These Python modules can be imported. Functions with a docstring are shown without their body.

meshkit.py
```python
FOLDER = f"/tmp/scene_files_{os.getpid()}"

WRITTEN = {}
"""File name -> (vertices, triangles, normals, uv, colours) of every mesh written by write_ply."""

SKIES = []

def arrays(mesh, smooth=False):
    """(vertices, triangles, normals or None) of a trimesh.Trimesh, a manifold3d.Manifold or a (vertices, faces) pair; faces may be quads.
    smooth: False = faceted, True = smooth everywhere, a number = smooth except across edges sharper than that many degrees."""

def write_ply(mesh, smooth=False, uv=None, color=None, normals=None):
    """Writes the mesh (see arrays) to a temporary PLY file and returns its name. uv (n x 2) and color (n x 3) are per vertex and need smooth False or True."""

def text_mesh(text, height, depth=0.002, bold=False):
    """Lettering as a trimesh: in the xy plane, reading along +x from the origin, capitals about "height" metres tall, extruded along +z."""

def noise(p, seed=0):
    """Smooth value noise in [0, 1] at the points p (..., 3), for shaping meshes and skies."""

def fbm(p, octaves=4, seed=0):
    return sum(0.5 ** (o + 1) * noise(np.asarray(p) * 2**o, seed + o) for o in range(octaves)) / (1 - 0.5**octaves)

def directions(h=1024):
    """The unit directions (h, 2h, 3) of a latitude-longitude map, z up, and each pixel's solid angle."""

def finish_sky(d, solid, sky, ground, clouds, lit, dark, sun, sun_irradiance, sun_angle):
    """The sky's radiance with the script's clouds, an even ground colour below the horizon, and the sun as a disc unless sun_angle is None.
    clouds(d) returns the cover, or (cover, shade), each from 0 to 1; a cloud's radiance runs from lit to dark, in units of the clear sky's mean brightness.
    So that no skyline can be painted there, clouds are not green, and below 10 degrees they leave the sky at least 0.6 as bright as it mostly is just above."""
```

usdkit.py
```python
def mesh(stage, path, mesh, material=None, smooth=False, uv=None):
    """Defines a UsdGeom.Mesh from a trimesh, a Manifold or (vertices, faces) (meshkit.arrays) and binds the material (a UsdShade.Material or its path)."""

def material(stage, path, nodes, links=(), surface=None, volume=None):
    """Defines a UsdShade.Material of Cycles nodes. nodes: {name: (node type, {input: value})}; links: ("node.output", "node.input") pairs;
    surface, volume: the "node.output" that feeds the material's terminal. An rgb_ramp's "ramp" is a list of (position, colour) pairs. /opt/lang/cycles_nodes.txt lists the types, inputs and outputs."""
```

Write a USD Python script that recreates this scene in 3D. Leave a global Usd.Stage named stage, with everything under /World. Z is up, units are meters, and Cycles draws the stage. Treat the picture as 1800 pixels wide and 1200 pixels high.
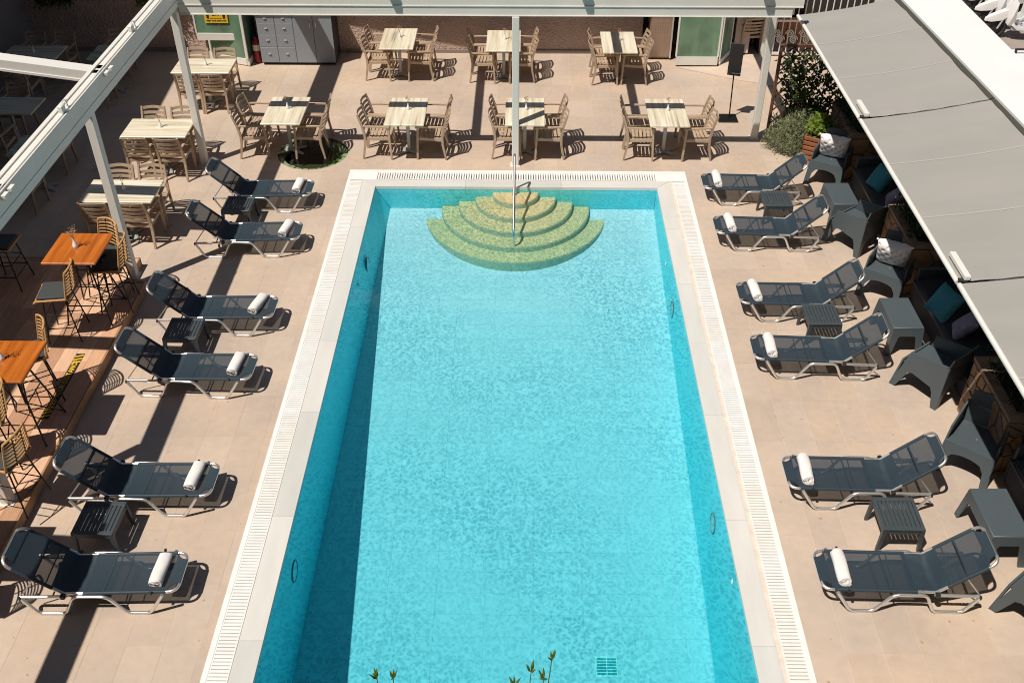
import math, random
import numpy as np
import manifold3d, trimesh, usdkit, meshkit
from shapely.geometry import Polygon, Point, box as sbox
from shapely.ops import unary_union
from scipy.spatial import Voronoi
from pxr import Usd, UsdGeom, UsdLux, UsdShade, Gf, Sdf

stage = Usd.Stage.CreateInMemory()
UsdGeom.SetStageUpAxis(stage, UsdGeom.Tokens.z)
UsdGeom.SetStageMetersPerUnit(stage, 1.0)
world = UsdGeom.Xform.Define(stage, '/World')
stage.SetDefaultPrim(world.GetPrim())
rng = np.random.default_rng(7)
PI = math.pi

# ------------------------------------------------------------------ camera, sky, sun, exposure
EXPOSURE = 0.0
SUN_I, SKY_S = 1.25, 0.05
SUN_EL, TRAVEL_AZ = math.radians(61.5), math.radians(47.3)
PITCH, YAW, CAM_H = math.radians(37.9), math.radians(0.73), 8.0
_ri = np.array([math.cos(YAW), math.sin(YAW), 0])
_fw = np.array([-math.sin(YAW)*math.cos(PITCH), math.cos(YAW)*math.cos(PITCH), -math.sin(PITCH)])
_up = np.cross(_ri, _fw)
cam = UsdGeom.Camera.Define(stage, '/World/camera')
cam.CreateFocalLengthAttr(35.0)
cam.CreateHorizontalApertureAttr(36.0)
cam.CreateVerticalApertureAttr(24.0)
cam.CreateClippingRangeAttr(Gf.Vec2f(0.1, 500))
cam.CreateExposureAttr(EXPOSURE)
cam.AddTransformOp().Set(Gf.Matrix4d(*_ri, 0, *_up, 0, *(-_fw), 0, 0, 0, CAM_H, 1))

sun_to = np.array([-math.cos(SUN_EL)*math.sin(TRAVEL_AZ), -math.cos(SUN_EL)*math.cos(TRAVEL_AZ), math.sin(SUN_EL)])
dome = UsdLux.DomeLight.Define(stage, '/World/sky')
dome.GetPrim().SetCustomDataByKey('kind', 'structure')
skym = usdkit.material(stage, '/World/Looks/sky_light', {
    's': ('sky_texture', {'sky_type': 'single_scattering', 'sun_disc': False, 'sun_elevation': SUN_EL, 'sun_rotation': math.atan2(sun_to[0], sun_to[1]), 'altitude': 50.0}),
    'b': ('background_shader', {'strength': SKY_S})}, [('s.color', 'b.color')], surface='b.background')
UsdShade.MaterialBindingAPI.Apply(dome.GetPrim()).Bind(skym)
sun = UsdLux.DistantLight.Define(stage, '/World/sun')
sun.CreateIntensityAttr(SUN_I); sun.CreateAngleAttr(0.53); sun.CreateNormalizeAttr(True)
sun.CreateColorAttr(Gf.Vec3f(1.0, 0.935, 0.845))
_z = sun_to; _x = np.cross([0, 0, 1.0], _z); _x /= np.linalg.norm(_x); _y = np.cross(_z, _x)
sun.AddTransformOp().Set(Gf.Matrix4d(*_x, 0, *_y, 0, *_z, 0, 0, 0, 30, 1))

# ------------------------------------------------------------------ mesh helpers
def RZ(a):
    c, s = math.cos(a), math.sin(a); return np.array([[c, -s, 0], [s, c, 0], [0, 0, 1.0]])
def RX(a):
    c, s = math.cos(a), math.sin(a); return np.array([[1.0, 0, 0], [0, c, -s], [0, s, c]])
def RY(a):
    c, s = math.cos(a), math.sin(a); return np.array([[c, 0, s], [0, 1.0, 0], [-s, 0, c]])
class MB:
    def __init__(s): s.v, s.f, s.n = [], [], 0
    def add(s, v, f, R=None, t=None):
        v = np.asarray(v, float); f = np.asarray(f, int)
        if R is not None: v = v @ np.asarray(R).T
        if t is not None: v = v + np.asarray(t)
        if f.shape[1] == 4: f = np.vstack([f[:, [0, 1, 2]], f[:, [0, 2, 3]]])
        s.v.append(v); s.f.append(f + s.n); s.n += len(v); return s
    def put(s, o, R=None, t=None):
        v, f = o.get(); return s.add(v, f, R, t)
    def get(s): return np.vstack(s.v), np.vstack(s.f)
    def box(s, c, d, R=None):
        x, y, z = np.asarray(d, float)/2
        v = np.array([[-x,-y,-z],[x,-y,-z],[x,y,-z],[-x,y,-z],[-x,-y,z],[x,-y,z],[x,y,z],[-x,y,z]])
        f = [[0,3,2,1],[4,5,6,7],[0,1,5,4],[1,2,6,5],[2,3,7,6],[3,0,4,7]]
        return s.add(v, f, R, c)
    def span(s, a, b):
        a, b = np.asarray(a, float), np.asarray(b, float); return s.box((a+b)/2, np.abs(b-a))
    def cbox(s, c, d, r=.006, R=None):
        x, y, z = np.asarray(d, float)/2; r = min(r, x*.49, y*.49, z*.49); p = []
        for i in (-1, 1):
            for j in (-1, 1):
                for k in (-1, 1):
                    p += [[i*x, j*(y-r), k*(z-r)], [i*(x-r), j*y, k*(z-r)], [i*(x-r), j*(y-r), k*z]]
        return s.hull(p, R, c)
    def hull(s, p, R=None, t=None):
        m = manifold3d.Manifold.hull_points(np.asarray(p, float)).to_mesh()
        return s.add(m.vert_properties[:, :3], m.tri_verts, R, t)
    def bar(s, a, b, w, h, up=(0, 0, 1)):            # rectangular bar from a to b; h along up
        a, b = np.asarray(a, float), np.asarray(b, float); d = b-a; L = np.linalg.norm(d); d /= L
        u = np.asarray(up, float); u = u-d*(u@d); u /= np.linalg.norm(u); l = np.cross(u, d)
        return s.box((a+b)/2, (L, w, h), np.stack([d, l, u], 1))
    def tube(s, p, r, n=8, closed=False):
        p = np.asarray(p, float); m = len(p); r = np.broadcast_to(r, (m,))
        t = (np.roll(p, -1, 0)-np.roll(p, 1, 0)) if closed else np.gradient(p, axis=0)
        t /= np.linalg.norm(t, axis=1, keepdims=True)+1e-12
        a = np.cross(t[0], [0, 0, 1.0] if abs(t[0][2]) < .9 else [1.0, 0, 0]); A = []
        for i in range(m):
            a = a-t[i]*(a@t[i]); a /= np.linalg.norm(a); A.append(a)
        A = np.array(A); B = np.cross(t, A); q = np.arange(n)*2*PI/n
        v = p[:, None]+r[:, None, None]*(np.cos(q)[None, :, None]*A[:, None]+np.sin(q)[None, :, None]*B[:, None])
        f = []
        for i in range(m if closed else m-1):
            k = (i+1) % m
            for j in range(n): f.append([i*n+j, i*n+(j+1) % n, k*n+(j+1) % n, k*n+j])
        s.add(v.reshape(-1, 3), f)
        if not closed:
            for i, rev in ((0, 1), (m-1, 0)):
                ring = v[i]; c = p[i]
                ff = [[n, (j+1) % n, j] if rev else [n, j, (j+1) % n] for j in range(n)]
                s.add(np.vstack([ring, c]), ff)
        return s
    def sweep(s, p, w, h, up=(0, 0, 1)):              # rectangular section along a polyline; h along up, w across
        p = np.asarray(p, float); m = len(p); t = np.gradient(p, axis=0); t /= np.linalg.norm(t, axis=1, keepdims=True)
        u = np.broadcast_to(np.asarray(up, float), p.shape); u = u-t*(u*t).sum(1, keepdims=True); u /= np.linalg.norm(u, axis=1, keepdims=True)
        l = np.cross(u, t); w = np.broadcast_to(w, (m,))[:, None]/2; h = np.broadcast_to(h, (m,))[:, None]/2
        v = np.stack([p-l*w-u*h, p+l*w-u*h, p+l*w+u*h, p-l*w+u*h], 1).reshape(-1, 3); f = []
        for i in range(m-1):
            for j in range(4): f.append([i*4+j, i*4+(j+1) % 4, i*4+4+(j+1) % 4, i*4+4+j])
        f += [[3, 2, 1, 0], [m*4-4, m*4-3, m*4-2, m*4-1]]
        return s.add(v, f)
    def poly(s, P, z0, z1, R=None, t=None):           # extruded shapely polygon (local xy, thickness z)
        for g in getattr(P, 'geoms', [P]):
            if g.is_empty or g.area < 1e-7: continue
            m = trimesh.creation.extrude_polygon(g, z1-z0, engine='earcut')
            s.add(m.vertices+[0, 0, z0], m.faces, R, t)
        return s
    def flat(s, P, z):
        for g in getattr(P, 'geoms', [P]):
            v, f = trimesh.creation.triangulate_polygon(g, engine='earcut')
            v = np.c_[v, np.full(len(v), z)]
            n = np.cross(v[f[:, 1]]-v[f[:, 0]], v[f[:, 2]]-v[f[:, 0]])[:, 2]
            f = np.array(f); f[n < 0] = f[n < 0][:, ::-1]; s.add(v, f)
        return s
    def lathe(s, prof, n=16, t=None):
        prof = np.asarray(prof, float); q = np.arange(n)*2*PI/n; m = len(prof)
        v = np.stack([prof[:, None, 0]*np.cos(q), prof[:, None, 0]*np.sin(q), np.repeat(prof[:, 1:2], n, 1)], -1).reshape(-1, 3)
        f = [[i*n+j, i*n+(j+1) % n, (i+1)*n+(j+1) % n, (i+1)*n+j] for i in range(m-1) for j in range(n)]
        return s.add(v, f, None, t)
    def quad(s, a, b, c, d): return s.add([a, b, c, d], [[0, 1, 2, 3]])
def arc(c, r, a0, a1, n=6): return [np.array([c[0]+r*math.cos(a), c[1]+r*math.sin(a)]) for a in np.linspace(a0, a1, n)]
def rounded(pts, r, n=5):                              # 3D polyline with rounded corners
    P = [np.asarray(p, float) for p in pts]; out = [P[0]]
    for i in range(1, len(P)-1):
        a, b = P[i-1]-P[i], P[i+1]-P[i]; la, lb = np.linalg.norm(a), np.linalg.norm(b)
        k = min(r, la*.45, lb*.45); p0, p2 = P[i]+a/la*k, P[i]+b/lb*k
        for u in np.linspace(0, 1, n): out.append((1-u)**2*p0+2*u*(1-u)*P[i]+u*u*p2)
    out.append(P[-1]); return np.array(out)
def leaves(n, place, size, seed, aspect=.45, up=.3):
    g = np.random.default_rng(seed); c = place(g, n)
    d = g.normal(size=(n, 3)); d[:, 2] += up*2; d /= np.linalg.norm(d, axis=1, keepdims=True)
    w = np.cross(d, g.normal(size=(n, 3))); w /= np.linalg.norm(w, axis=1, keepdims=True)
    nn = np.cross(d, w); L = (size*g.uniform(.6, 1.25, n))[:, None]
    v = np.stack([c, c+d*L*.5+w*L*aspect*.5+nn*L*.08, c+d*L, c+d*L*.5-w*L*aspect*.5+nn*L*.08], 1).reshape(-1, 3)
    i = np.arange(n)[:, None]*4; return v, np.vstack([i+[0, 1, 2], i+[0, 2, 3]])

# ------------------------------------------------------------------ prim helpers
taken = {}
def numbered(parent, name):
    k = taken.get((parent, name), 0); taken[(parent, name)] = k+1
    return f'{parent}/{name}' + (f'_{k:03d}' if k else '')
def data(p, label=None, cat=None, group=None, kind=None):
    for k, v in (('label', label), ('category', cat), ('group', group), ('kind', kind)):
        if v: p.SetCustomDataByKey(k, v)
    return p
def thing(name, label, cat, loc=(0, 0, 0), rotz=0.0, group=None, kind=None):
    x = UsdGeom.Xform.Define(stage, numbered('/World', name))
    x.AddTranslateOp().Set(Gf.Vec3d(*map(float, loc))); x.AddRotateZOp().Set(float(math.degrees(rotz)))
    return data(x.GetPrim(), label, cat, group, kind)
def obj(name, mb, m, parent=None, smooth=False, label=None, cat=None, group=None, kind=None):
    path = numbered(str(parent.GetPath()) if parent else '/World', name)
    p = usdkit.mesh(stage, path, mb.get() if isinstance(mb, MB) else mb, MAT[m], smooth=smooth).GetPrim()
    return data(p, label, cat, group, kind)
def dup(root, name, loc, rotz, label, group=None):
    was = root.GetCustomData(); r = thing(name, label, was['category'], loc, rotz, group or was.get('group'))
    r.GetReferences().AddInternalReference(root.GetPath()); r.SetInstanceable(True); return r
protos = {}
def place(kind, make, name, loc, rotz, label, group):
    if kind not in protos:
        t = make(name, label, group); protos[kind] = t
        x = UsdGeom.Xformable(t).GetOrderedXformOps(); x[0].Set(Gf.Vec3d(*map(float, loc))); x[1].Set(float(math.degrees(rotz))); return t
    return dup(protos[kind], name, loc, rotz, label, group)

# ------------------------------------------------------------------ materials
MAT = {}
def mat(name, col, rough=.5, var=.0, scale=6., metal=0., bump=0., bscale=80., spec=.5, stretch=(1, 1, 1), world=False, col2=None, detail=4., extra=None, trans=None, bdist=.01):
    c = np.array(col, float); hi = np.array(col2, float) if col2 is not None else c*(1+var); lo = c if col2 is not None else c*(1-var)
    N = {'co': ('geometry', {}) if world else ('texture_coordinate', {}), 'mp': ('mapping', {'scale': stretch}),
         'p': ('principled_bsdf', {'base_color': c, 'roughness': rough, 'metallic': metal, 'specular_ior_level': spec})}
    L = [(('co.position' if world else 'co.object'), 'mp.vector')]
    if var or col2 is not None:
        N['n'] = ('noise_texture', {'scale': scale, 'detail': detail, 'roughness': .6}); N['r'] = ('rgb_ramp', {'ramp': [(.3, lo), (.7, hi)]})
        L += [('mp.vector', 'n.vector'), ('n.fac', 'r.fac'), ('r.color', 'p.base_color')]
    if bump:
        N['bn'] = ('noise_texture', {'scale': bscale, 'detail': 3.}); N['b'] = ('bump', {'strength': bump, 'distance': bdist})
        L += [('mp.vector', 'bn.vector'), ('bn.fac', 'b.height'), ('b.normal', 'p.normal')]
    out = 'p.BSDF'
    if trans:                                         # partly see-through weave or thin leaf
        k, node = trans; N['t'] = (node, {}); N['mx'] = ('mix_closure', {'fac': k})
        if node == 'translucent_bsdf':
            N['t'] = (node, {'color': np.minimum(c*1.6, 1)})
        L += [('p.BSDF', 'mx.closure1'), ('t.BSDF', 'mx.closure2')]; out = 'mx.closure'
    if not (var or bump or col2 is not None): N.pop('co'); N.pop('mp'); L = [l for l in L if not l[0].startswith('co.')]
    MAT[name] = usdkit.material(stage, '/World/Looks/'+name, N, L, surface=out)
def stripes(name, cols, stretch, scale, rough=.35, bump=.0):
    N = {'co': ('texture_coordinate', {}), 'oi': ('object_info', {}), 'ad': ('vector_math', {'math_type': 'add'}), 'mp': ('mapping', {'scale': stretch}),
         'n': ('noise_texture', {'scale': scale, 'detail': 5., 'roughness': .62, 'distortion': .35}),
         'r': ('rgb_ramp', {'ramp': cols}), 'p': ('principled_bsdf', {'roughness': rough})}
    L = [('co.object', 'ad.vector1'), ('oi.location', 'ad.vector2'), ('ad.vector', 'mp.vector'), ('mp.vector', 'n.vector'), ('n.fac', 'r.fac'), ('r.color', 'p.base_color')]
    MAT[name] = usdkit.material(stage, '/World/Looks/'+name, N, L, surface='p.BSDF')

def tile_mat(name, col):
    # stone-look porcelain: soft clouds at two sizes plus fine speckle, in world space so that a print never repeats
    c = np.array(col)
    N = {'g': ('geometry', {}), 'n1': ('noise_texture', {'scale': .9, 'detail': 4.}), 'n2': ('noise_texture', {'scale': 9., 'detail': 5., 'roughness': .7}), 'n3': ('noise_texture', {'scale': 160., 'detail': 2.}),
         'r1': ('rgb_ramp', {'ramp': [(.35, c*.92), (.65, c*1.06*np.array([1.03, 1, .95]))]}), 'r2': ('rgb_ramp', {'ramp': [(.3, (.88, .88, .88)), (.7, (1.0, 1.0, 1.0))]}), 'r3': ('rgb_ramp', {'ramp': [(.35, (.84, .83, .82)), (.6, (1., 1., 1.))]}),
         'n4': ('noise_texture', {'scale': 13., 'detail': 1.}), 'r4': ('rgb_ramp', {'ramp': [(.745, (1., 1., 1.)), (.79, (.72, .62, .54))]}), 'n5': ('noise_texture', {'scale': .38, 'detail': 3.}), 'r5': ('rgb_ramp', {'ramp': [(.38, (1., .985, .96)), (.62, (.955, .95, .955))]}), 'm3': ('mix_color', {'blend_type': 'multiply', 'fac': 1.}), 'm4': ('mix_color', {'blend_type': 'multiply', 'fac': 1.}), 'm1': ('mix_color', {'blend_type': 'multiply', 'fac': 1.}), 'm2': ('mix_color', {'blend_type': 'multiply', 'fac': 1.}),
         'b': ('bump', {'strength': .12, 'distance': .004}), 'p': ('principled_bsdf', {'roughness': .62, 'specular_ior_level': .3})}
    L = [('g.position', 'n1.vector'), ('g.position', 'n2.vector'), ('g.position', 'n3.vector'), ('n1.fac', 'r1.fac'), ('n2.fac', 'r2.fac'), ('n3.fac', 'r3.fac'),
         ('r1.color', 'm1.a'), ('r2.color', 'm1.b'), ('m1.result', 'm2.a'), ('r3.color', 'm2.b'), ('g.position', 'n4.vector'), ('g.position', 'n5.vector'), ('n4.fac', 'r4.fac'), ('n5.fac', 'r5.fac'), ('m2.result', 'm3.a'), ('r4.color', 'm3.b'), ('m3.result', 'm4.a'), ('r5.color', 'm4.b'), ('m4.result', 'p.base_color'), ('n3.fac', 'b.height'), ('b.normal', 'p.normal')]
    MAT[name] = usdkit.material(stage, '/World/Looks/'+name, N, L, surface='p.BSDF')
TILE = np.array((.565, .46, .38))
for i, k in enumerate((.97, 1., 1.025)): tile_mat(f'terrace_tile_{"abc"[i]}', TILE*k*np.array([(1, 1, 1), (1, .985, .96), (.99, 1, 1.01)][i]))
tile_mat('terrace_light', TILE*np.array((1.10, 1.12, 1.16)))
mat('grout', (.66, .56, .47), .9, var=.06, world=True)
mat('asphalt', (.30, .25, .22), .9, var=.12, scale=2., world=True)
mat('pavement', (.45, .35, .29), .9, var=.1, scale=3., world=True)
for i, k in enumerate(((.64, .635, .60), (.595, .59, .555), (.675, .655, .61))):
    mat(f'marble_{"abc"[i]}', np.array(k)*.86, .45, col2=np.array(k)*.97, scale=5., stretch=(1, .18, 1), world=True, detail=6.)
    mat(f'marble_cross_{"abc"[i]}', np.array(k)*.86, .45, col2=np.array(k)*.97, scale=5., stretch=(.18, 1, 1), world=True, detail=6.)
for i, k in enumerate(((.76, .745, .72), (.74, .73, .705), (.735, .71, .665))): mat('white_plastic'+('', '_b', '_c')[i], k, .45, var=.06, world=True, scale=6.)
mat('gutter_dark', (.28, .22, .18), .8)
mat('gutter_ledge', (.66, .57, .49), .8, var=.14, scale=7., world=True)
for i, k in enumerate((.985, 1., 1.012)): mat(f'pool_tile_{"abc"[i]}', np.array((.58, .59, .65))*k, .4, var=.03, world=True)
mat('pool_grout', (.49, .53, .575), .7)
mat('drain_teal', (.04, .30, .35), .5)
mat('pool_wall', (.13, .65, .74), .5, var=.04, scale=2., world=True)
mat('pebble', (.44, .29, .13), .8, col2=(.88, .60, .35), scale=55., world=True, bump=.3, bscale=60.)
mat('pebble_edge', (.40, .40, .29), .7, var=.15, scale=50., world=True)
mat('steel', (.62, .62, .62), .22, metal=1.)
mat('aluminium', (.80, .80, .79), .32, metal=.85, var=.03)
mat('white_paint', (.70, .68, .63), .4, var=.03, scale=3., world=True)
mat('beam_paint', (.70, .68, .62), .4, var=.04, scale=2.5, world=True)
mat('parapet_paint', (.70, .695, .675), .7, col2=(.74, .735, .715), scale=1.1, world=True)
mat('sling', (.017, .034, .050), .7, var=.10, scale=300., trans=(.14, 'transparent_bsdf'))
mat('sling_double', (.020, .036, .050), .65, var=.1, scale=200., bump=.25, bscale=14.)
mat('black_plastic', (.015, .015, .016), .45)
mat('towel', (.78, .73, .70), .95, var=.05, scale=30., bump=.5, bscale=260.)
mat('towel_shade', (.55, .42, .36), .95)
for i, k in enumerate((.93, 1.0, 1.07)): mat(f'taupe_wood_{"abc"[i]}', np.array((.41, .30, .208))*k, .55, var=.10, scale=14., stretch=(1, 1, .6))
mat('grey_plastic', (.070, .088, .098), .42, var=.05, scale=2., bump=.05, bscale=300.)
mat('slat_plastic', (.050, .062, .070), .45, var=.05, scale=2.)
stripes('travertine', [(.25, (.24, .22, .16)), (.42, (.60, .52, .38)), (.55, (.70, .64, .50)), (.72, (.80, .76, .66))], (11, .55, 1), 1.3)
stripes('green_marble', [(.30, (.14, .22, .13)), (.40, (.50, .54, .42)), (.52, (.62, .66, .56)), (.60, (.32, .30, .14)), (.64, (.62, .66, .56)), (.8, (.72, .75, .68))], (1.2, 2.2, 1), 1.7)
mat('table_steel', (.42, .44, .43), .45, metal=.3, var=.05)
mat('vase_white', (.80, .80, .78), .25)
mat('stem', (.10, .12, .03), .8)
mat('dried_flower', (.50, .24, .16), .9, var=.2)
stripes('teak', [(.22, (.20, .042, .006)), (.40, (.36, .092, .010)), (.55, (.46, .125, .014)), (.78, (.58, .19, .03))], (9, .5, 1), 1.8, rough=.3)
mat('dried_grass', (.55, .36, .22), .9, var=.2)
mat('black_metal', (.010, .010, .010), .45, metal=.2)
mat('wicker', (.50, .27, .10), .7, var=.3, scale=90.)
mat('seat_pad', (.045, .052, .052), .8, var=.06, scale=40.)
for i, k in enumerate(((.46, .26, .155), (.40, .215, .125), (.34, .19, .115), (.50, .31, .20))):
    mat(f'plank_{"abcd"[i]}', np.array(k)*1.1, .6, col2=np.array(k)*1.5, scale=10., stretch=(6, .4, 1), world=True, detail=6.)
mat('deck_edge', (.30, .16, .08), .55, col2=(.42, .24, .13), scale=8., stretch=(5, .5, 5), world=True)
mat('tape_black', (.02, .02, .02), .5)
mat('sign_yellow', (.80, .48, .02), .5)
mat('stucco', (.50, .37, .30), .95, var=.06, scale=6., world=True, bump=.9, bscale=24., bdist=.05)
mat('skirting', (.25, .20, .17), .8)
mat('siding', (.20, .18, .17), .8, var=.08, scale=5., stretch=(1, .2, 3), world=True)
mat('plaster_white', (.70, .66, .60), .9, var=.04, world=True)
mat('cabinet_grey', (.25, .275, .305), .45, var=.03, scale=2.)
mat('cabinet_seam', (.02, .02, .022), .7)
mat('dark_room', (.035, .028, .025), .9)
mat('fire_red', (.30, .012, .012), .35)
mat('paper_label', (.70, .66, .6), .8)
mat('brushed_steel', (.44, .33, .26), .38, metal=.75, var=.08, scale=3., stretch=(8, 8, .5))
mat('menu_board', (.56, .45, .38), .7)
mat('charcoal', (.02, .02, .02), .6)
mat('orange_board', (.50, .20, .06), .7, col2=(.62, .30, .12), scale=4., stretch=(6, 6, .4), world=True)
mat('trellis_wood', (.12, .052, .028), .65, var=.25, scale=12.)
mat('corten', (.25, .085, .03), .7, var=.2, scale=6.)
mat('fabric_awning', (.285, .275, .25), .85, col2=(.325, .305, .28), scale=1.3, stretch=(.5, 1.4, 1), world=True, detail=5.)
mat('awning_seam', (.38, .355, .33), .85)
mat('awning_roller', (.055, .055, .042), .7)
for i, k in enumerate(((.40, .23, .12), (.34, .20, .11), (.46, .30, .18), (.30, .20, .14))):
    mat(f'rubble_{"abcd"[i]}', np.array(k)*.65, .85, col2=np.array(k)*1.0, scale=9., world=True, bump=.5, bscale=30.)
mat('mortar', (.16, .12, .09), .95)
mat('soil', (.05, .035, .022), .95, var=.3, scale=20.)
mat('cushion_white', (.80, .77, .77), .9, var=.04, scale=12.)
mat('cushion_teal', (.05, .25, .32), .9, var=.3, scale=30., stretch=(1, 8, 1))
mat('cushion_lilac', (.30, .26, .36), .9, var=.25, scale=14.)
mat('sofa_dark', (.030, .035, .045), .8)
mat('plaque_blue', (.10, .16, .28), .5, var=.4, scale=40.)
mat('leaf_grey', (.25, .275, .15), .7, var=.4, scale=7., trans=(.25, 'translucent_bsdf'))
mat('leaf_lime', (.21, .29, .045), .6, var=.3, scale=8., trans=(.35, 'translucent_bsdf'))
mat('leaf_dark', (.030, .060, .018), .55, var=.4, scale=6., trans=(.25, 'translucent_bsdf'))
mat('leaf_vine', (.11, .12, .016), .6, var=.6, scale=5., trans=(.3, 'translucent_bsdf'))
mat('leaf_green', (.06, .16, .025), .6, var=.4, scale=9., trans=(.3, 'translucent_bsdf'))
mat('leaf_bronze', (.11, .145, .02), .5, var=.4, scale=16., trans=(.3, 'translucent_bsdf'))
mat('petal_purple', (.14, .07, .22), .8)
mat('bark', (.12, .07, .045), .9, var=.3, scale=20.)
mat('rim_stone', (.42, .38, .25), .85, var=.25, scale=10.)
mat('terracotta_pot', (.34, .15, .08), .8, var=.1)
mat('scooter_white', (.78, .77, .75), .2)
mat('scooter_grey', (.42, .43, .45), .3)
mat('rubber', (.018, .018, .018), .7)
mat('van_white', (.76, .76, .75), .25)
mat('glass_dark', (.02, .025, .03), .08)
mat('lamp_amber', (.75, .30, .01), .3)
mat('roof_slab', (.06, .06, .065), .9)
mat('dark_facade', (.035, .038, .045), .7)
# clear glass panes: tinted see-through mixed with mirror by fresnel; optional mottled colour stands in for reflections
def pane(name, tint, film=None, k=.0):
    N = {'t': ('transparent_bsdf', {'color': tint}), 'g': ('glossy_bsdf', {'color': (.9, .95, .92), 'roughness': .03}), 'f': ('fresnel', {'IOR': 1.5}), 'm': ('mix_closure', {})}
    L = [('f.fac', 'm.fac'), ('t.BSDF', 'm.closure1'), ('g.BSDF', 'm.closure2')]; out = 'm.closure'
    if film is not None:
        f_ = np.array(film); N['gg'] = ('geometry', {}); N['gm'] = ('mapping', {'scale': (2.2, 2.2, .9)}); N['gn'] = ('noise_texture', {'scale': 1.3, 'detail': 3., 'distortion': .6}); N['gr'] = ('rgb_ramp', {'ramp': [(.36, f_*.70), (.52, f_), (.68, f_*1.2)]})
        L += [('gg.position', 'gm.vector'), ('gm.vector', 'gn.vector'), ('gn.fac', 'gr.fac'), ('gr.color', 'd.base_color')]
        N['d'] = ('principled_bsdf', {'roughness': .10}); N['m2'] = ('mix_closure', {'fac': k})
        L += [('m.closure', 'm2.closure1'), ('d.BSDF', 'm2.closure2')]; out = 'm2.closure'
    MAT[name] = usdkit.material(stage, '/World/Looks/'+name, N, L, surface=out)
pane('green_glass', (.25, .55, .38), (.22, .38, .25), .6)
pane('well_glass', (.72, .88, .76))
# pool water: light and dark ripple pattern painted into the see-through colour in place of caustics, the body of water absorbs red, the sky is mirrored by fresnel
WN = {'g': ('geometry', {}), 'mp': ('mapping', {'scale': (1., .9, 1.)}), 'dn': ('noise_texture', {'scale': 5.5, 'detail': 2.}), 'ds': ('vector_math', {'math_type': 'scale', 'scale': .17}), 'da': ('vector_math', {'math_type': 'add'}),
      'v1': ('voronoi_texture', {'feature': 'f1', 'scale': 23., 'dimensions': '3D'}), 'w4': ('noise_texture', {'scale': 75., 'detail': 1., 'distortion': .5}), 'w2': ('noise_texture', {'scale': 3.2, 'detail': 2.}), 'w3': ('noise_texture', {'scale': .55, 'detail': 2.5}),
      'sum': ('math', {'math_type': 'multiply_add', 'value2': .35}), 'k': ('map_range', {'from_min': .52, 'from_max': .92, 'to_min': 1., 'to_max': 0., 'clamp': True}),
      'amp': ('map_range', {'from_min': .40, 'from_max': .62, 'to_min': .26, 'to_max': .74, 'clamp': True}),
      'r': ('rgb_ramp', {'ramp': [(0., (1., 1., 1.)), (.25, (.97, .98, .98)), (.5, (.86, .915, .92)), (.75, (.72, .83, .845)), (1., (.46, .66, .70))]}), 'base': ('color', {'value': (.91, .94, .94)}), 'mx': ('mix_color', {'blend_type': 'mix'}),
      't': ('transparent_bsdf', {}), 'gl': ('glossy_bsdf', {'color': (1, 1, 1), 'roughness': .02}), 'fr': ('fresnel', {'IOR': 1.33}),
      'b': ('bump', {'strength': .35, 'distance': .02}), 'm': ('mix_closure', {}), 'ab': ('absorption_volume', {'color': (.06, .915, .945), 'density': .54})}
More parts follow.
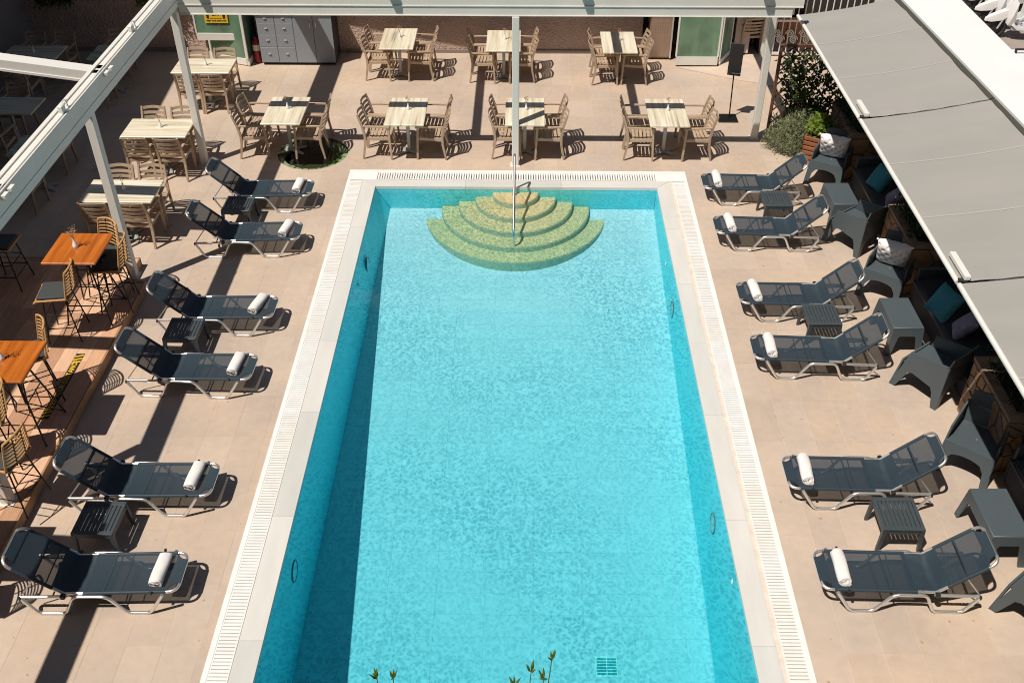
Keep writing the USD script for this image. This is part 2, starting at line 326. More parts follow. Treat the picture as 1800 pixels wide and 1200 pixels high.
WL = [('g.position', 'mp.vector'), ('mp.vector', 'dn.vector'), ('dn.color', 'ds.vector1'), ('mp.vector', 'da.vector1'), ('ds.vector', 'da.vector2'), ('da.vector', 'v1.vector'), ('mp.vector', 'w2.vector'), ('mp.vector', 'w3.vector'), ('mp.vector', 'w4.vector'), ('w4.fac', 'sum.value1'), ('v1.distance', 'sum.value3'), ('sum.value', 'k.value'), ('k.result', 'r.fac'),
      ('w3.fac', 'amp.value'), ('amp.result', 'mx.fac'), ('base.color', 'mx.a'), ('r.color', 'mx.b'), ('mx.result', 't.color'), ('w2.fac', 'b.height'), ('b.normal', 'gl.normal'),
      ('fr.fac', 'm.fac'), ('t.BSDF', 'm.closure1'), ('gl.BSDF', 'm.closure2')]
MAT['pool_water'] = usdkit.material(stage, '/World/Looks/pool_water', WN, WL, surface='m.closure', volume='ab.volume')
# ------------------------------------------------------------------ ground, terrace, pool
def struct(name, mb, m, parent=None, smooth=False, label=None): return obj(name, mb, m, parent, smooth, label, kind=None if parent else 'structure')
street = MB(); street.poly(sbox(-230, -210, 270, 290).difference(sbox(-10.3, 1.1, 6.6, 29.9)), -1.0, -.9); struct('street', street, 'asphalt', label='street ground around and below the terrace')
PX0, PX1, PY1, PY0 = -2.42, 2.18, 14.37, 4.1           # pool opening
WELL = Point(-3.63, 15.52).buffer(.60, 32)
pool_hole = sbox(-2.87, 3.62, 2.67, 14.89)
slab_poly = sbox(-10.4, 1.0, 6.7, 30).difference(pool_hole).difference(WELL)
terrace = data(UsdGeom.Xform.Define(stage, '/World/terrace').GetPrim(), 'terrace of small rectangular beige stone tiles round the pool', kind='structure')
g = MB(); g.poly(slab_poly, -.28, -.002); obj('grout_bed', g, 'grout', terrace)
wood_poly = unary_union([sbox(-10.3, 2.0, -5.24, 11.36), sbox(-10.3, 11.36, -5.5, 11.97)])
tw, tl = .355, .713
curb = sbox(-2.905, 3.5, 2.705, 14.93)
tiles = []
for i in range(-39, 10):
    for j in range(-3, 21):
        x, y = 3.40+i*tw, 5.583+j*tl
        p = sbox(x+.00125, y+.00125, x+tw-.00125, y+tl-.00125)
        if x < -10.2 or x > 6.3 or y > 20 or y < 3.4: continue
        if p.within(curb) or p.within(wood_poly) or p.within(WELL): continue
        q = p
        for s_ in (curb, wood_poly.buffer(-.05), WELL):
            if q.intersects(s_): q = q.difference(s_)
        if q.area < .003: continue
        d = math.hypot(x, y); vis = y > 5.0 and x > -.50*y-1.9 and x < 5.3
        tiles.append((0 if vis and not (x < -5.6 and y > 12) else 1, d, q, x, y))
tiles.sort(key=lambda a: a[:2])
rest = [MB(), MB(), MB()]
for n, (_, d, q, x, y) in enumerate(tiles):
    k = int(rng.integers(3)); b = MB() if n < 300 else rest[k]
    if len(q.exterior.coords) == 5 and abs(q.area-(tw-.0025)*(tl-.0025)) < 1e-6:
        x0, y0, x1, y1 = q.bounds; dz = rng.uniform(-.0005, .0005); b.span((x0, y0, -.014), (x1, y1, dz))
    else: b.poly(q, -.014, 0)
    if n < 300: obj('tile', b, f'terrace_tile_{"abc"[k]}', terrace)
for k in range(3): obj('tile_field', rest[k], f'terrace_tile_{"abc"[k]}', terrace, kind='stuff')

pool = data(UsdGeom.Xform.Define(stage, '/World/swimming_pool').GetPrim(), 'long rectangular turquoise swimming pool with marble coping', kind='structure')
FAR, NEAR = 14.42, 4.15
def fz(y): return -.43-.123*(FAR-y)
def fx(y):                                             # floor edges left and right
    u = (FAR-y)/(FAR-6.15); return -2.20-.23*min(u, 1), 2.165-.07*min(u, 1)
b = MB()
ys = np.linspace(FAR, NEAR, 24)
for y0, y1 in zip(ys[:-1], ys[1:]):
    b.quad((fx(y0)[0]-.02, y0, fz(y0)-.003), (fx(y1)[0]-.02, y1, fz(y1)-.003), (fx(y1)[1]+.02, y1, fz(y1)-.003), (fx(y0)[1]+.02, y0, fz(y0)-.003))
obj('floor_bed', b, 'pool_grout', pool)
n = 0; late = MB()
ty, tx = .2745, .5615; rows = [6.978+ty*i for i in range(28)]+[6.978-ty*i for i in range(1, 11)]
for y in sorted(rows):
    for i in range(-4, 9):
        x0, x1 = -2.09+(i)*tx-.0, -2.09+(i+1)*tx; y1 = min(y+ty, FAR)
        if y > FAR-.02: continue
        a, c = fx(y); x0, x1 = max(x0, a+.0), min(x1, c-.0)
        if x1-x0 < .03: continue
        m = .002; P = [(x0+m, y+m), (x1-m, y+m), (x1-m, y1-m), (x0+m, y1-m)]
        v = [(px, py, fz(py)) for px, py in P]+[(px, py, fz(py)-.01) for px, py in P]
        t = MB().add(v, [[0, 1, 2, 3], [0, 4, 5, 1], [1, 5, 6, 2], [2, 6, 7, 3], [3, 7, 4, 0]])
        if y > 5.8 and n < 298: obj('tile', t, f'pool_tile_{"abc"[int(rng.integers(3))]}', pool); n += 1
        else: late.put(t)
obj('tile_field', late, 'pool_tile_b', pool, kind='stuff')
for s in (0, 1):                                       # long walls, following the floor edge
    b = MB()
    for y0, y1 in zip(ys[:-1], ys[1:]):
        X = (PX0, PX1)[s]; e = -.008 if s == 0 else .008
        b.quad((X, y0, 0-.03), (X, y1, -.03), (fx(y1)[s]+e, y1, fz(y1)-.004), (fx(y0)[s]+e, y0, fz(y0)-.004))
    obj('side_wall', b, 'pool_wall', pool)
b = MB(); b.quad((PX0, PY1, -.03), (PX1, PY1, -.03), (fx(FAR)[1], FAR, fz(FAR)), (fx(FAR)[0], FAR, fz(FAR))); obj('end_wall', b, 'pool_wall', pool)
b = MB(); b.quad((PX0, NEAR, -.03), (PX1, NEAR, -.03), (fx(NEAR)[1], NEAR, fz(NEAR)), (fx(NEAR)[0], NEAR, fz(NEAR))); obj('end_wall', b, 'pool_wall', pool)
# marble coping stones
cw = .225
edges = [3.85, 4.1, 5.65, 7.21, 8.87, 10.26, 11.62, 13.1]
for s in (0, 1):
    xi = (PX0, PX1)[s]; xo = xi+(-cw if s == 0 else cw)
    for y0, y1 in zip(edges, edges[1:]+[None]):
        b = MB(); m = .0015
        if y1 is None: pg = Polygon([(xi, y0+m), (xo, y0+m), (xo, PY1+cw-.004), (xi, PY1-.004)] if s == 0 else [(xo, y0+m), (xi, y0+m), (xi, PY1-.004), (xo, PY1+cw-.004)])
        else: pg = Polygon([(xi, y0+m), (xo, y0+m), (xo, y1-m), (xi, y1-m)])
        b.poly(pg, -.045, .004+rng.uniform(0, .001)); obj('coping_stone', b, f'marble_{"abc"[int(rng.integers(3))]}', pool)
xs = [PX0, -.95, .62, PX1]
for i in range(3):
    x0, x1 = xs[i]+.0015, xs[i+1]-.0015
    o0, o1 = (PX0-cw+.004 if i == 0 else x0), (PX1+cw-.004 if i == 2 else x1)
    b = MB(); b.poly(Polygon([(x0, PY1), (x1, PY1), (o1, PY1+cw), (o0, PY1+cw)]), -.045, .004); obj('coping_stone', b, f'marble_cross_{"abc"[i]}', pool)
b = MB(); b.span((PX0, 3.85, -.045), (PX1, 4.1, .004)); obj('coping_stone', b, 'marble_cross_a', pool)
# overflow gutter: ledge, dark channel, white slatted grate in panels, outer kerb
oi = cw+.03; L0, L1, R0, R1 = PX0-.43, PX0-.235, PX1+.275, PX1+.475
b = MB()
b.span((PX0-.236, 3.6, -.06), (PX0-cw-.001, PY1+cw+.012, -.006)); b.span((PX1+cw+.001, 3.6, -.06), (PX1+.276, PY1+cw+.012, -.006)); b.span((PX0-cw, PY1+cw+.001, -.06), (PX1+cw, PY1+cw+.014, -.006))
obj('gutter_ledge', b, 'gutter_ledge', pool)
b = MB(); b.span((L0-.03, 3.6, -.075), (L1, 14.89, -.05)); b.span((R0, 3.6, -.075), (R1+.02, 14.89, -.05)); b.span((L1, 14.6, -.075), (R0, 14.89, -.05)); obj('gutter_channel', b, 'gutter_dark', pool)
G0, G1 = 14.615, 14.84
pitch = .0405
def grate(x0, x1, y0, y1, along):
    b = MB()
    if along == 'y':
        b.span((x0, y0+.001, -.03), (x0+.012, y1-.001, .002)); b.span((x1-.012, y0+.001, -.03), (x1, y1-.001, .002))
        k = max(1, round((y1-y0)/pitch)); d = (y1-y0)/k
        for i in range(k): b.span((x0+.010, y0+i*d+.0045, -.025), (x1-.010, y0+(i+1)*d-.0045, .003))
    else:
        b.span((x0+.001, y0, -.03), (x1-.001, y0+.012, .002)); b.span((x0+.001, y1-.012, -.03), (x1-.001, y1, .002))
        k = max(1, round((x1-x0)/pitch)); d = (x1-x0)/k
        for i in range(k): b.span((x0+i*d+.007, y0+.010, -.025), (x0+(i+1)*d-.007, y1-.010, .003))
    obj('grate_panel', b, ('white_plastic', 'white_plastic', 'white_plastic_b', 'white_plastic_c')[int(rng.integers(4))], pool)
yy = 4.2
while yy < 14.4:
    for a, c in ((L0, L1), (R0, R1)): grate(a, c, yy, min(yy+.51, 14.58), 'y')
    yy += .51
xx = -2.42
while xx < 2.15:
    grate(xx, min(xx+.575, 2.18), G0, G1, 'x'); xx += .575
b = MB(); b.poly(sbox(L0-.053, 3.5, R1+.045, 14.925).difference(sbox(L0, 3.5, R1, G1+.001)), -.06, .006)
b.span((L0, G0-.02, -.05), (-2.425, G1, .004)); b.span((2.185, G0-.02, -.05), (R1, G1, .004)); obj('gutter_kerb', b, 'white_plastic', pool)
# drain grate on the floor
dr = MB(); yc, xc = 6.37, .945; zc = fz(yc); tilt = RX(math.atan(.123))
dr.box((xc, yc, zc+.004), (.24, .24, .006), tilt); obj('drain_frame', dr, 'white_plastic', pool)
dr = MB()
for i in range(6): 
    for s in (-1, 1): dr.box(np.array([xc, yc, zc+.010])+tilt@np.array([s*.055, -.085+.034*i, 0]), (.10, .022, .006), tilt)
obj('drain_slot', dr, 'drain_teal', pool)
WATER = -.055
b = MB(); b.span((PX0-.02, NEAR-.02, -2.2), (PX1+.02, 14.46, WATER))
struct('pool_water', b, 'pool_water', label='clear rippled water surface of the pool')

# half-round entry steps
st = thing('pool_steps', 'half-round submerged entry steps of yellowish pebble finish at the far end', 'steps', (-.125, 14.40, 0))
for i, r in enumerate((.38, .66, .94, 1.22, 1.50)):
    zt = -.105-.09*i; zb = zt-.125 if i < 4 else -.78
    q = np.linspace(PI, 2*PI, 41); e = 1.04
    ring = np.c_[r*np.cos(q), r*np.sin(q)*e]
    b = MB(); b.poly(Polygon(ring), zb, zt-.012)
    side = b; t = MB(); lip = np.c_[(r-.012)*np.cos(q), (r-.012)*np.sin(q)*e]
    b2 = MB(); b2.poly(Polygon(lip), zt-.012, zt)
    s_ = obj('riser', b, 'pebble_edge', st); obj('tread', b2, 'pebble', st)
# handrail
hr = thing('handrail', 'slim stainless steel handrail running down into the pool steps', 'handrail', (-.14, 0, 0))
b = MB(); b.tube(rounded([(0, 14.32, -.10), (0, 14.32, .66), (0, 13.17, -.12), (0, 13.17, -.46)], .09, 6), .019, 10); obj('rail', b, 'steel', hr, 35)
for y, z in ((14.32, -.105), (13.17, -.465)):
    b = MB(); b.lathe([(.0, .012), (.035, .012), (.045, 0), (.045, -.004)], 14, (0, y, z)); obj('base_flange', b, 'steel', hr, 35)
# round underwater lamps and inlets on the walls
def wall_x(s, y, z):
    X = (PX0, PX1)[s]; u = (z+.03)/(fz(y)+.03); return X+(fx(y)[s]-X)*u
def pool_lamp(s, y, z, r, label, name='pool_lamp', cat='pool light'):
    x = wall_x(s, y, z); t = thing(name, label, cat, (x, y, z)); sg = 1 if s == 0 else -1
    q = np.linspace(0, 2*PI, 25)[:-1]
    b = MB(); b.tube(np.c_[np.full(24, .006*sg), r*np.cos(q), r*np.sin(q)], .006, 6, True); obj('rim', b, 'gutter_dark' if r > .06 else 'white_plastic', t, 40)
    b = MB(); v = np.vstack([[[.012*sg, 0, 0]], np.c_[np.full(24, .004*sg), r*np.cos(q), r*np.sin(q)]]); f = [[0, 1+i, 1+(i+1) % 24] if s == 0 else [0, 1+(i+1) % 24, 1+i] for i in range(24)]
    b.add(v, f); obj('lens', b, 'pool_wall', t)
pool_lamp(0, 6.87, -.48, .115, 'round underwater lamp in the shaded left pool wall, nearest the camera')
pool_lamp(0, 12.55, -.32, .115, 'round underwater lamp in the left pool wall, near the steps')
pool_lamp(1, 11.62, -.44, .115, 'round underwater lamp in the right pool wall, farther one')
pool_lamp(1, 7.58, -.46, .115, 'round underwater lamp in the right pool wall, nearer one')
pool_lamp(1, 6.55, -.18, .028, 'small white water inlet in the right pool wall', 'water_inlet', 'inlet')
pool_lamp(1, 12.6, -.30, .028, 'small white water inlet far along the right pool wall', 'water_inlet', 'inlet')
pool_lamp(0, 11.87, -.22, .028, 'small water inlet in the shaded left pool wall', 'water_inlet', 'inlet')
# ------------------------------------------------------------------ pergola
pg = thing('pergola', 'white metal pergola frame on posts round the terrace edge', 'pergola')
BZ0, BZ1 = 2.55, 2.83
SZ0, SZ1 = 2.68, 2.985
def prof_y(x0, x1, y0, y1):                             # long left beam with a gutter lip on top and a seam on its face
    b = MB(); b.span((x0, y0, SZ0), (x1, y1, SZ0+.10)); b.span((x0, y0, SZ0+.103), (x1-.005, y1, SZ1-.02))
    b.span((x0-.02, y0, SZ1-.03), (x0+.03, y1, SZ1)); b.span((x1-.055, y0, SZ1-.022), (x1-.04, y1, SZ1+.006)); b.span((x1-.018, y0, SZ1-.022), (x1-.004, y1, SZ1+.004)); return b
obj('side_beam', prof_y(-5.475, -5.30, 3.0, 15.20), 'beam_paint', pg)
b = MB(); b.poly(Polygon([(-5.30, 2.555), (4.085, 2.555), (4.085, 2.70), (4.24, 2.70), (4.24, 2.86), (-5.30, 2.86)]), -.045, .045, RX(PI/2), (0, 15.155, 0))
b.span((-5.30, 15.098, 2.70), (4.24, 15.11, 2.714)); b.span((-5.30, 15.095, 2.555), (4.085, 15.11, 2.567)); obj('front_beam', b, 'beam_paint', pg)
def post(x, y, z0, w=.115, zt=BZ0):
    b = MB(); b.cbox((x, y, (z0+zt)/2), (w, w, zt-z0), .008); b.cbox((x, y, z0+.006), (w+.05, w+.05, .012), .003); return b
for x, y, z0 in ((-5.40, 15.13, 0), (-.135, 15.14, 0), (-5.45, 11.52, .15), (-5.45, 7.25, .15)): obj('post', post(x, y, z0, zt=SZ0 if x < -1 else BZ0), 'white_paint', pg)
b = post(4.08, 16.2, 0); b.span((4.02, 15.2, 2.56), (4.14, 16.3, 2.70)); obj('post', b, 'white_paint', pg)
for x in (-4.95, -2.03, .90, 3.65): 
    b = MB(); b.cbox((x, 17.5, 2.95), (.11, 5.0, .16), .006); obj('rafter', b, 'white_paint', pg)
b = MB(); b.cbox((-5.11, 17.9, 2.96), (.42, 4.2, .10), .02); obj('folded_canopy', b, 'fabric_awning', pg)  # unseen box added overhead to widen the left beam's shadow band
for y, k in ((12.02, 0), (8.92, 0), (5.7, 0)):
    b = MB(); a, e = np.array((-5.45, y, 2.892)), np.array((-9.85, y, 3.50))
    b.bar(a, e, .20, .15); b.bar(a+(0, -.105, -.055), e+(0, -.105, -.055), .015, .03)
    obj('side_rafter', b, 'white_paint', pg)
    b = MB()
    for s in (-1, 1):                                   # rounded gutter ends
        q = np.linspace(PI, 2*PI, 9); pr = [(s*.075+.05*math.cos(t), .02+.05*math.sin(t)) for t in q]+[(s*.075+.05, .045), (s*.075-.05, .045)]
        b.poly(Polygon(pr), 0, .26, np.array([[0, 0, 1.], [1, 0, 0], [0, 1, 0]]), (-5.51, y, 2.92))
    obj('gutter_end', b, 'white_paint', pg)
for y, k in ((13.25, 'farther'), (10.70, 'nearer')):
    t = thing('spotlight', f'small white spotlight clipped on the left pergola beam, {k} of the two', 'spotlight', (-5.36, y, SZ1+.003))
    b = MB(); b.cbox((0, 0, .05), (.06, .09, .09), .01); obj('housing', b, 'white_paint', t)
    b = MB(); b.tube(rounded([(0, .03, .02), (-.02, .08, .10), (0, .14, .10), (.01, .15, .01)], .04), .006, 6); b.tube([(0, .14, .02), (0, .17, .09)], .012, 8); obj('cable', b, 'white_paint', t, 40)

# ------------------------------------------------------------------ hotel wing on the left: siding wall, eave whose edge shades the left terrace
hw = thing('hotel_wing', 'dark sided wing of the building at the far left edge', 'building')
for k in range(40):
    z = k*.15
    b = MB(); b.hull([(-10.17, y, z+.0) for y in (16.5, 20.04)]+[(-10.145, y, z+.004) for y in (16.5, 20.04)]+[(-10.16, y, z+.146) for y in (16.5, 20.04)]+[(-10.2, y, z+.146) for y in (16.5, 20.04)]+[(-10.2, y, z) for y in (16.5, 20.04)])
    obj('board', b, 'siding', hw)
b = MB(); b.span((-10.6, 1, -.9), (-10.2, 20.5, 5.6)); obj('wall', b, 'dark_facade', hw)
b = MB(); b.poly(Polygon([(-9.27, 24), (-9.27, 17.14), (-9.0, 12.94), (-8.4, 10.93), (-8.4, 2.0), (-12, 2.0), (-12, 24)]), 5.6, 5.85); obj('roof', b, 'roof_slab', hw)

hb = thing('hotel_block', 'unseen tall block added behind the viewpoint to screen off sky light', 'building')
b = MB(); b.span((-22, -9, -.9), (22, -1.6, 14.5)); obj('wall', b, 'dark_facade', hb)  # unseen mass added to cut sky light, dark to limit bounce

# ------------------------------------------------------------------ back facade
fw_ = thing('stucco_wall', 'rough pinkish stucco wall along the back of the terrace', 'wall')
b = MB(); b.span((-10.2, 20.05, 0), (-6.62, 20.3, 3.0)); b.span((-5.2, 20.05, 0), (2.42, 20.3, 3.0)); obj('wall', b, 'stucco', fw_)
b = MB(); b.span((-10.14, 20.02, 0), (-6.62, 20.048, .09)); b.span((-3.7, 20.02, 0), (2.42, 20.048, .07)); obj('skirting', b, 'skirting', fw_)
b = MB(); b.poly(Polygon([(-10.2, 20.05-.50), (-7.2, 20.05-.69), (-3.98, 20.05-.943), (-1.5, 20.05-1.13), (4.9, 20.05-1.13), (4.9, 24.0), (-10.2, 24.0)]), 3.0, 3.2); obj('canopy', b, 'roof_slab', fw_)
b = MB(); b.span((2.42, 23.2, 0), (5.0, 23.35, 3.0)); b.span((2.30, 20.3, 0), (2.44, 23.2, 3.0)); b.span((4.85, 20.1, 0), (5.0, 23.2, 3.0)); obj('inner_wall', b, 'dark_room', fw_)
b = MB(); b.span((-6.62, 22, 0), (-5.2, 22.1, 3.0)); b.span((-6.75, 20.3, 0), (-6.62, 22, 3)); b.span((-5.2, 20.3, 0), (-5.1, 22, 3)); obj('inner_wall', b, 'dark_room', fw_)

# folding glass doors, left
gd = thing('folding_glass_door', 'green glass folding door with white rails beside the grey cabinet', 'glass door', (0, 0, 0))
def leaf(t, a, c, z0, z1, rail=.13, gl='green_glass'):
    a, c = np.array(a, float), np.array(c, float)
    b = MB(); b.bar((*a, z0+rail/2), (*c, z0+rail/2), .05, rail); obj('bottom_rail', b, 'white_paint', t)
    b = MB(); b.bar((*a, (z0+rail+z1)/2), (*c, (z0+rail+z1)/2), .012, z1-z0-rail); obj('pane', b, gl, t)
    for p in (a, c):
        b = MB(); b.cbox((*p, (z0+z1)/2+rail/2), (.035, .035, z1-z0-rail), .004); obj('stile', b, 'beam_paint', t)
leaf(gd, (-6.55, 19.40), (-5.64, 19.40), .50, 2.6, .14)
leaf(gd, (-6.40, 19.62), (-5.60, 19.30), .02, 2.6, .13)
leaf(gd, (-5.57, 19.26), (-5.52, 20.02), .02, 2.6, .13)
gs = thing('distance_sign', 'yellow keep-distance sign with two black figures on the green glass door', 'sign', (-6.10, 19.375, 1.00), 0)
b = MB(); b.cbox((0, 0, 0), (.46, .006, .30), .002); obj('plate', b, 'sign_yellow', gs)
b = MB()
for s in (-1, 1):                                      # pictograms
    x = s*.16; M_ = RX(PI/2)
    b.poly(Point(x, .085).buffer(.018, 8), 0, .003, M_, (0, -.0035, 0)); b.poly(Polygon([(x-.032, .062), (x+.032, .062), (x+.026, -.01), (x+.018, -.06), (x-.018, -.06), (x-.026, -.01)]), 0, .003, M_, (0, -.0035, 0))
b.box((0, -.0045, -.055), (.24, .003, .006)); obj('figures', b, 'charcoal', gs)
def text(s, h, R, t, bold=True):
    m = meshkit.text_mesh(s, h, .003, bold); v = np.array(m.vertices); v[:, 0] -= (v[:, 0].max()+v[:, 0].min())/2; return MB().add(v, m.faces, R, t)
obj('lettering', text('2m', .07, RX(PI/2), (0, -.0035, .0)), 'charcoal', gs)
obj('lettering', text('KEEP YOUR DISTANCE', .026, RX(PI/2), (0, -.0035, -.115)), 'charcoal', gs)

# cabinet
cb = thing('cabinet', 'dark grey sideboard cabinet with drawers and two doors against the back wall', 'cabinet', (-4.56, 19.64, 0))
W, D, Hh = 1.50, .62, 1.04
b = MB(); b.span((-W/2, -D/2+.02, .06), (W/2, D/2, Hh)); b.span((-W/2+.02, -D/2+.05, 0), (W/2-.02, D/2, .06)); obj('carcass', b, 'cabinet_seam', cb)
b = MB(); b.cbox((0, -.01, Hh+.018), (W+.03, D+.04, .036), .006); obj('top', b, 'cabinet_grey', cb)
xL = -W/2
def front(name, x0, x1, z0, z1):
    b = MB(); b.cbox(((x0+x1)/2, -D/2+.01, (z0+z1)/2), (x1-x0-.008, .02, z1-z0-.008), .003); return obj(name, b, 'cabinet_grey', cb)
def cup(par, x, z):
    b = MB(); b.hull([(x+.035*c_, -D/2-.0, z+.012*s_) for c_, s_ in ((-1, 0), (1, 0), (-1, 1), (1, 1))]+[(x-.026, -D/2-.022, z), (x+.026, -D/2-.022, z), (x-.026, -D/2-.016, z+.012), (x+.026, -D/2-.016, z+.012)]); obj('handle', b, 'aluminium', par)
for x0, x1 in ((xL, xL+.36), (xL+.36, xL+.72)):
    for z0, z1 in ((.06, .38), (.38, .62), (.62, .86), (.86, 1.03)): cup(front('drawer', x0, x1, z0, z1), (x0+x1)/2, (z0+z1)/2+.02)
for x0, x1, hx in ((xL+.72, xL+1.12, xL+1.06), (xL+1.12, xL+1.50, xL+1.18)):
    d_ = front('door', x0, x1, .06, 1.03); b = MB(); b.tube(rounded([(hx, -D/2, .80), (hx, -D/2-.03, .80), (hx, -D/2-.03, .90), (hx, -D/2, .90)], .02), .006, 6); obj('handle', b, 'aluminium', d_, 40)

fe = thing('fire_extinguisher', 'red fire extinguisher standing between glass door and grey cabinet', 'fire extinguisher', (-5.42, 19.5, 0))
b = MB(); b.lathe([(0, 0), (.075, .005), (.08, .03), (.08, .40), (.06, .46), (.03, .49), (.03, .52), (0, .52)], 18); obj('cylinder', b, 'fire_red', fe, 40)
b = MB(); b.lathe([(.0805, .26), (.0812, .262), (.0812, .38), (.0805, .382)], 18); obj('label_band', b, 'paper_label', fe, 40)
b = MB(); b.cbox((0, -.02, .55), (.05, .12, .03), .008); b.tube(rounded([(.03, 0, .53), (.10, 0, .50), (.095, 0, .2)], .05), .012, 8); obj('valve', b, 'charcoal', fe, 40)

# steel wall unit, right glass door, menu board
fr = thing('steel_cabinet', 'tall brushed steel outdoor cooler with perforated front beside the glass door', 'cooler', (2.76, 20.0, 0))
b = MB(); b.cbox((0, 0, 1.08), (.46, .55, 2.08), .01); obj('body', b, 'brushed_steel', fr)
b = MB(); b.cbox((0, -.283, .58), (.42, .016, 1.0), .004); dd = obj('door', b, 'brushed_steel', fr)
b = MB()
for i in range(6):
    for j in range(5): b.box((-.12+.048*i, -.2925, .58+.045*j), (.014, .004, .03))
obj('vent', b, 'skirting', dd)
b = MB(); b.cbox((0, -.283, 1.32), (.42, .016, .4), .004); obj('grille', b, 'cabinet_seam', fr)
b = MB(); b.span((.205, -.30, .04), (.235, -.27, 2.0)); obj('edge_strip', b, 'aluminium', fr)
for s in (-1, 1): b = MB(); b.tube([(s*.15-.02, -.22, .03), (s*.15+.02, -.22, .03)], .03, 10); obj('castor', b, 'rubber', fr, 40)
g2 = thing('folding_glass_door', 'green glass folding door leaf at the opening by the right post', 'glass door', (0, 0, 0))
leaf(g2, (3.06, 19.40), (3.90, 19.40), .03, 2.6, .17)
leaf(g2, (3.94, 19.42), (4.24, 19.98), .03, 2.6, .10)
th = MB(); th.poly(Polygon([(3.10, 19.30), (4.24, 18.68), (4.93, 18.42), (4.93, 20.0), (4.30, 20.0), (3.92, 19.34)]), .0015, .018); struct('threshold', th, 'terrace_light', label='pale stone threshold in front of the doorway')
mb_ = thing('menu_board', 'tall beige menu board leaning in the dark doorway', 'board', (4.48, 20.05, 0), -.12)
b = MB(); b.cbox((0, 0, .44), (.30, .03, .80), .004, RX(-.12)); obj('panel', b, 'menu_board', mb_)
b = MB(); b.bar((-.15, .02, 0), (-.15, .05, .5), .02, .02); b.bar((.15, .02, 0), (.15, .05, .5), .02, .02); obj('leg', b, 'charcoal', mb_)
ss = thing('sign_stand', 'slim black stand with an upright black display panel and square base', 'stand', (3.80, 17.0, 0))
b = MB(); b.cbox((-.07, -.03, .010), (.36, .34, .02), .006); obj('base', b, 'black_metal', ss)
b = MB(); b.tube([(-.03, 0, .02), (-.06, 0, .98)], .012, 8); obj('pole', b, 'black_metal', ss, 40)
b = MB(); b.cbox((-.06, -.01, 1.12), (.235, .025, .60), .005, RZ(-.25)@RX(.05)); obj('panel', b, 'charcoal', ss)
b = MB(); b.cbox((-.03, -.05, .87), (.16, .07, .05), .006, RZ(-.25)); obj('tray', b, 'black_metal', ss)
# white railing with scroll ornament, orange boards behind
fn = thing('metal_railing', 'white metal railing with scroll ornament between glass door and trellis', 'railing', (0, 0, 0))
for i in range(17):
    x = 4.98+i*.135; b = MB(); b.tube([(x, 19.95, .06), (x, 19.95, 1.95)], .013, 6); obj('bar', b, 'white_paint', fn, 40)
for z in (.06, .74, 1.95): b = MB(); b.bar((4.9, 19.95, z), (7.3, 19.95, z), .03, .045); obj('rail', b, 'white_paint', fn)
b = MB(); b.bar((4.9, 19.95, .0), (4.9, 19.95, 2.05), .06, .06, (0, 1, 0)); obj('post', b, 'white_paint', fn)
for k in range(8):
    x = 5.05+.27*k; b = MB()
    for s in (-1, 1):
        q = np.linspace(0, 3.6*PI, 30); r = .085*(1-q/(4.6*PI)); b.tube(np.c_[x+s*(.09-r*np.cos(q)), np.full(30, 19.93), .42+s*.06+r*np.sin(q)], .012, 5)
    obj('scroll', b, 'white_paint', fn, 40)
bw = thing('board_fence', 'orange-brown board fence standing behind the white railing', 'fence', (0, 0, 0))
for i in range(14):
    b = MB(); b.cbox((5.05+i*.2, 20.75+.004*(i % 2), .26), (.185, .03, .52), .004); obj('board', b, 'orange_board', bw)
b = MB(); b.span((4.9, 20.9, 0), (9.0, 21.1, 1.9)); obj('wall', b, 'dark_room', bw)
for (x, z, lab, s_) in ((-9.47, 1.12, 'dark trailing plant in the wall planter at the far left corner', 1), (-7.45, 1.16, 'green trailing plant hanging on the stucco wall by the pergola corner', 2)):
    t = thing('hanging_plant', lab, 'plant', (x, 19.9, z))
    b = MB(); b.cbox((0, .03, .14), (.62, .16, .16), .01); obj('planter_box', b, 'charcoal', t)
    b = MB(); b.add(*leaves(500, lambda g, n: np.c_[g.uniform(-.36, .36, n), g.uniform(-.14, .08, n), g.uniform(-.12, .28, n)], .11, 30+s_, .35)); obj('foliage', b, 'leaf_dark' if s_ == 1 else 'leaf_green', t)

# ------------------------------------------------------------------ bar deck on the left
dk = data(UsdGeom.Xform.Define(stage, '/World/bar_deck').GetPrim(), 'low raised floor of brown wood planks on the left', kind='structure')
b = MB(); b.poly(wood_poly.buffer(-.012), .0, .138); obj('deck_base', b, 'deck_edge', dk)
b = MB(); b.span((-5.262, 2.0, 0.0), (-5.24, 11.36, .153)); b.span((-5.5, 11.36, 0), (-5.24, 11.382, .153)); b.span((-5.522, 11.384, 0), (-5.5, 11.97, .153)); b.span((-10.2, 11.95, 0), (-5.5, 11.972, .153)); obj('edge_board', b, 'deck_edge', dk)
x = -5.265; r_ = 0; pn = 0
while x > -8.6:
    y = 2.0+rng.uniform(0, .8); w = .182
    while y < 11.94:
        y1 = y+1.18; q = sbox(x-w+.0015, max(y, 2.0)+.0015, x-.0015, y1-.0015).intersection(wood_poly.buffer(-.024))
        if q.area > .01 and y1 > 5.5:
            b = MB(); b.poly(q, .138, .150+rng.uniform(-.0006, .0006)); obj('plank', b, f'plank_{"abcd"[int(rng.integers(4))]}', dk)
        y = y1
    x -= w
tp = thing('floor_tape', 'black and yellow keep-distance tape strip stuck on the plank deck', 'floor marking', (-5.57, 9.15, .1525))
b = MB(); b.box((0, 0, 0), (.105, 1.22, .0012)); obj('strip', b, 'tape_black', tp)
for s in (-1, 1):
    for i in range(3):
        y = s*(.56-.062*i); b = MB(); b.poly(Polygon([(-.05, y-.028), (.05, y+.006), (.05, y+.032), (-.05, y-.002)]), .0014, .0020); obj('hazard_stripe', b, 'sign_yellow', tp)
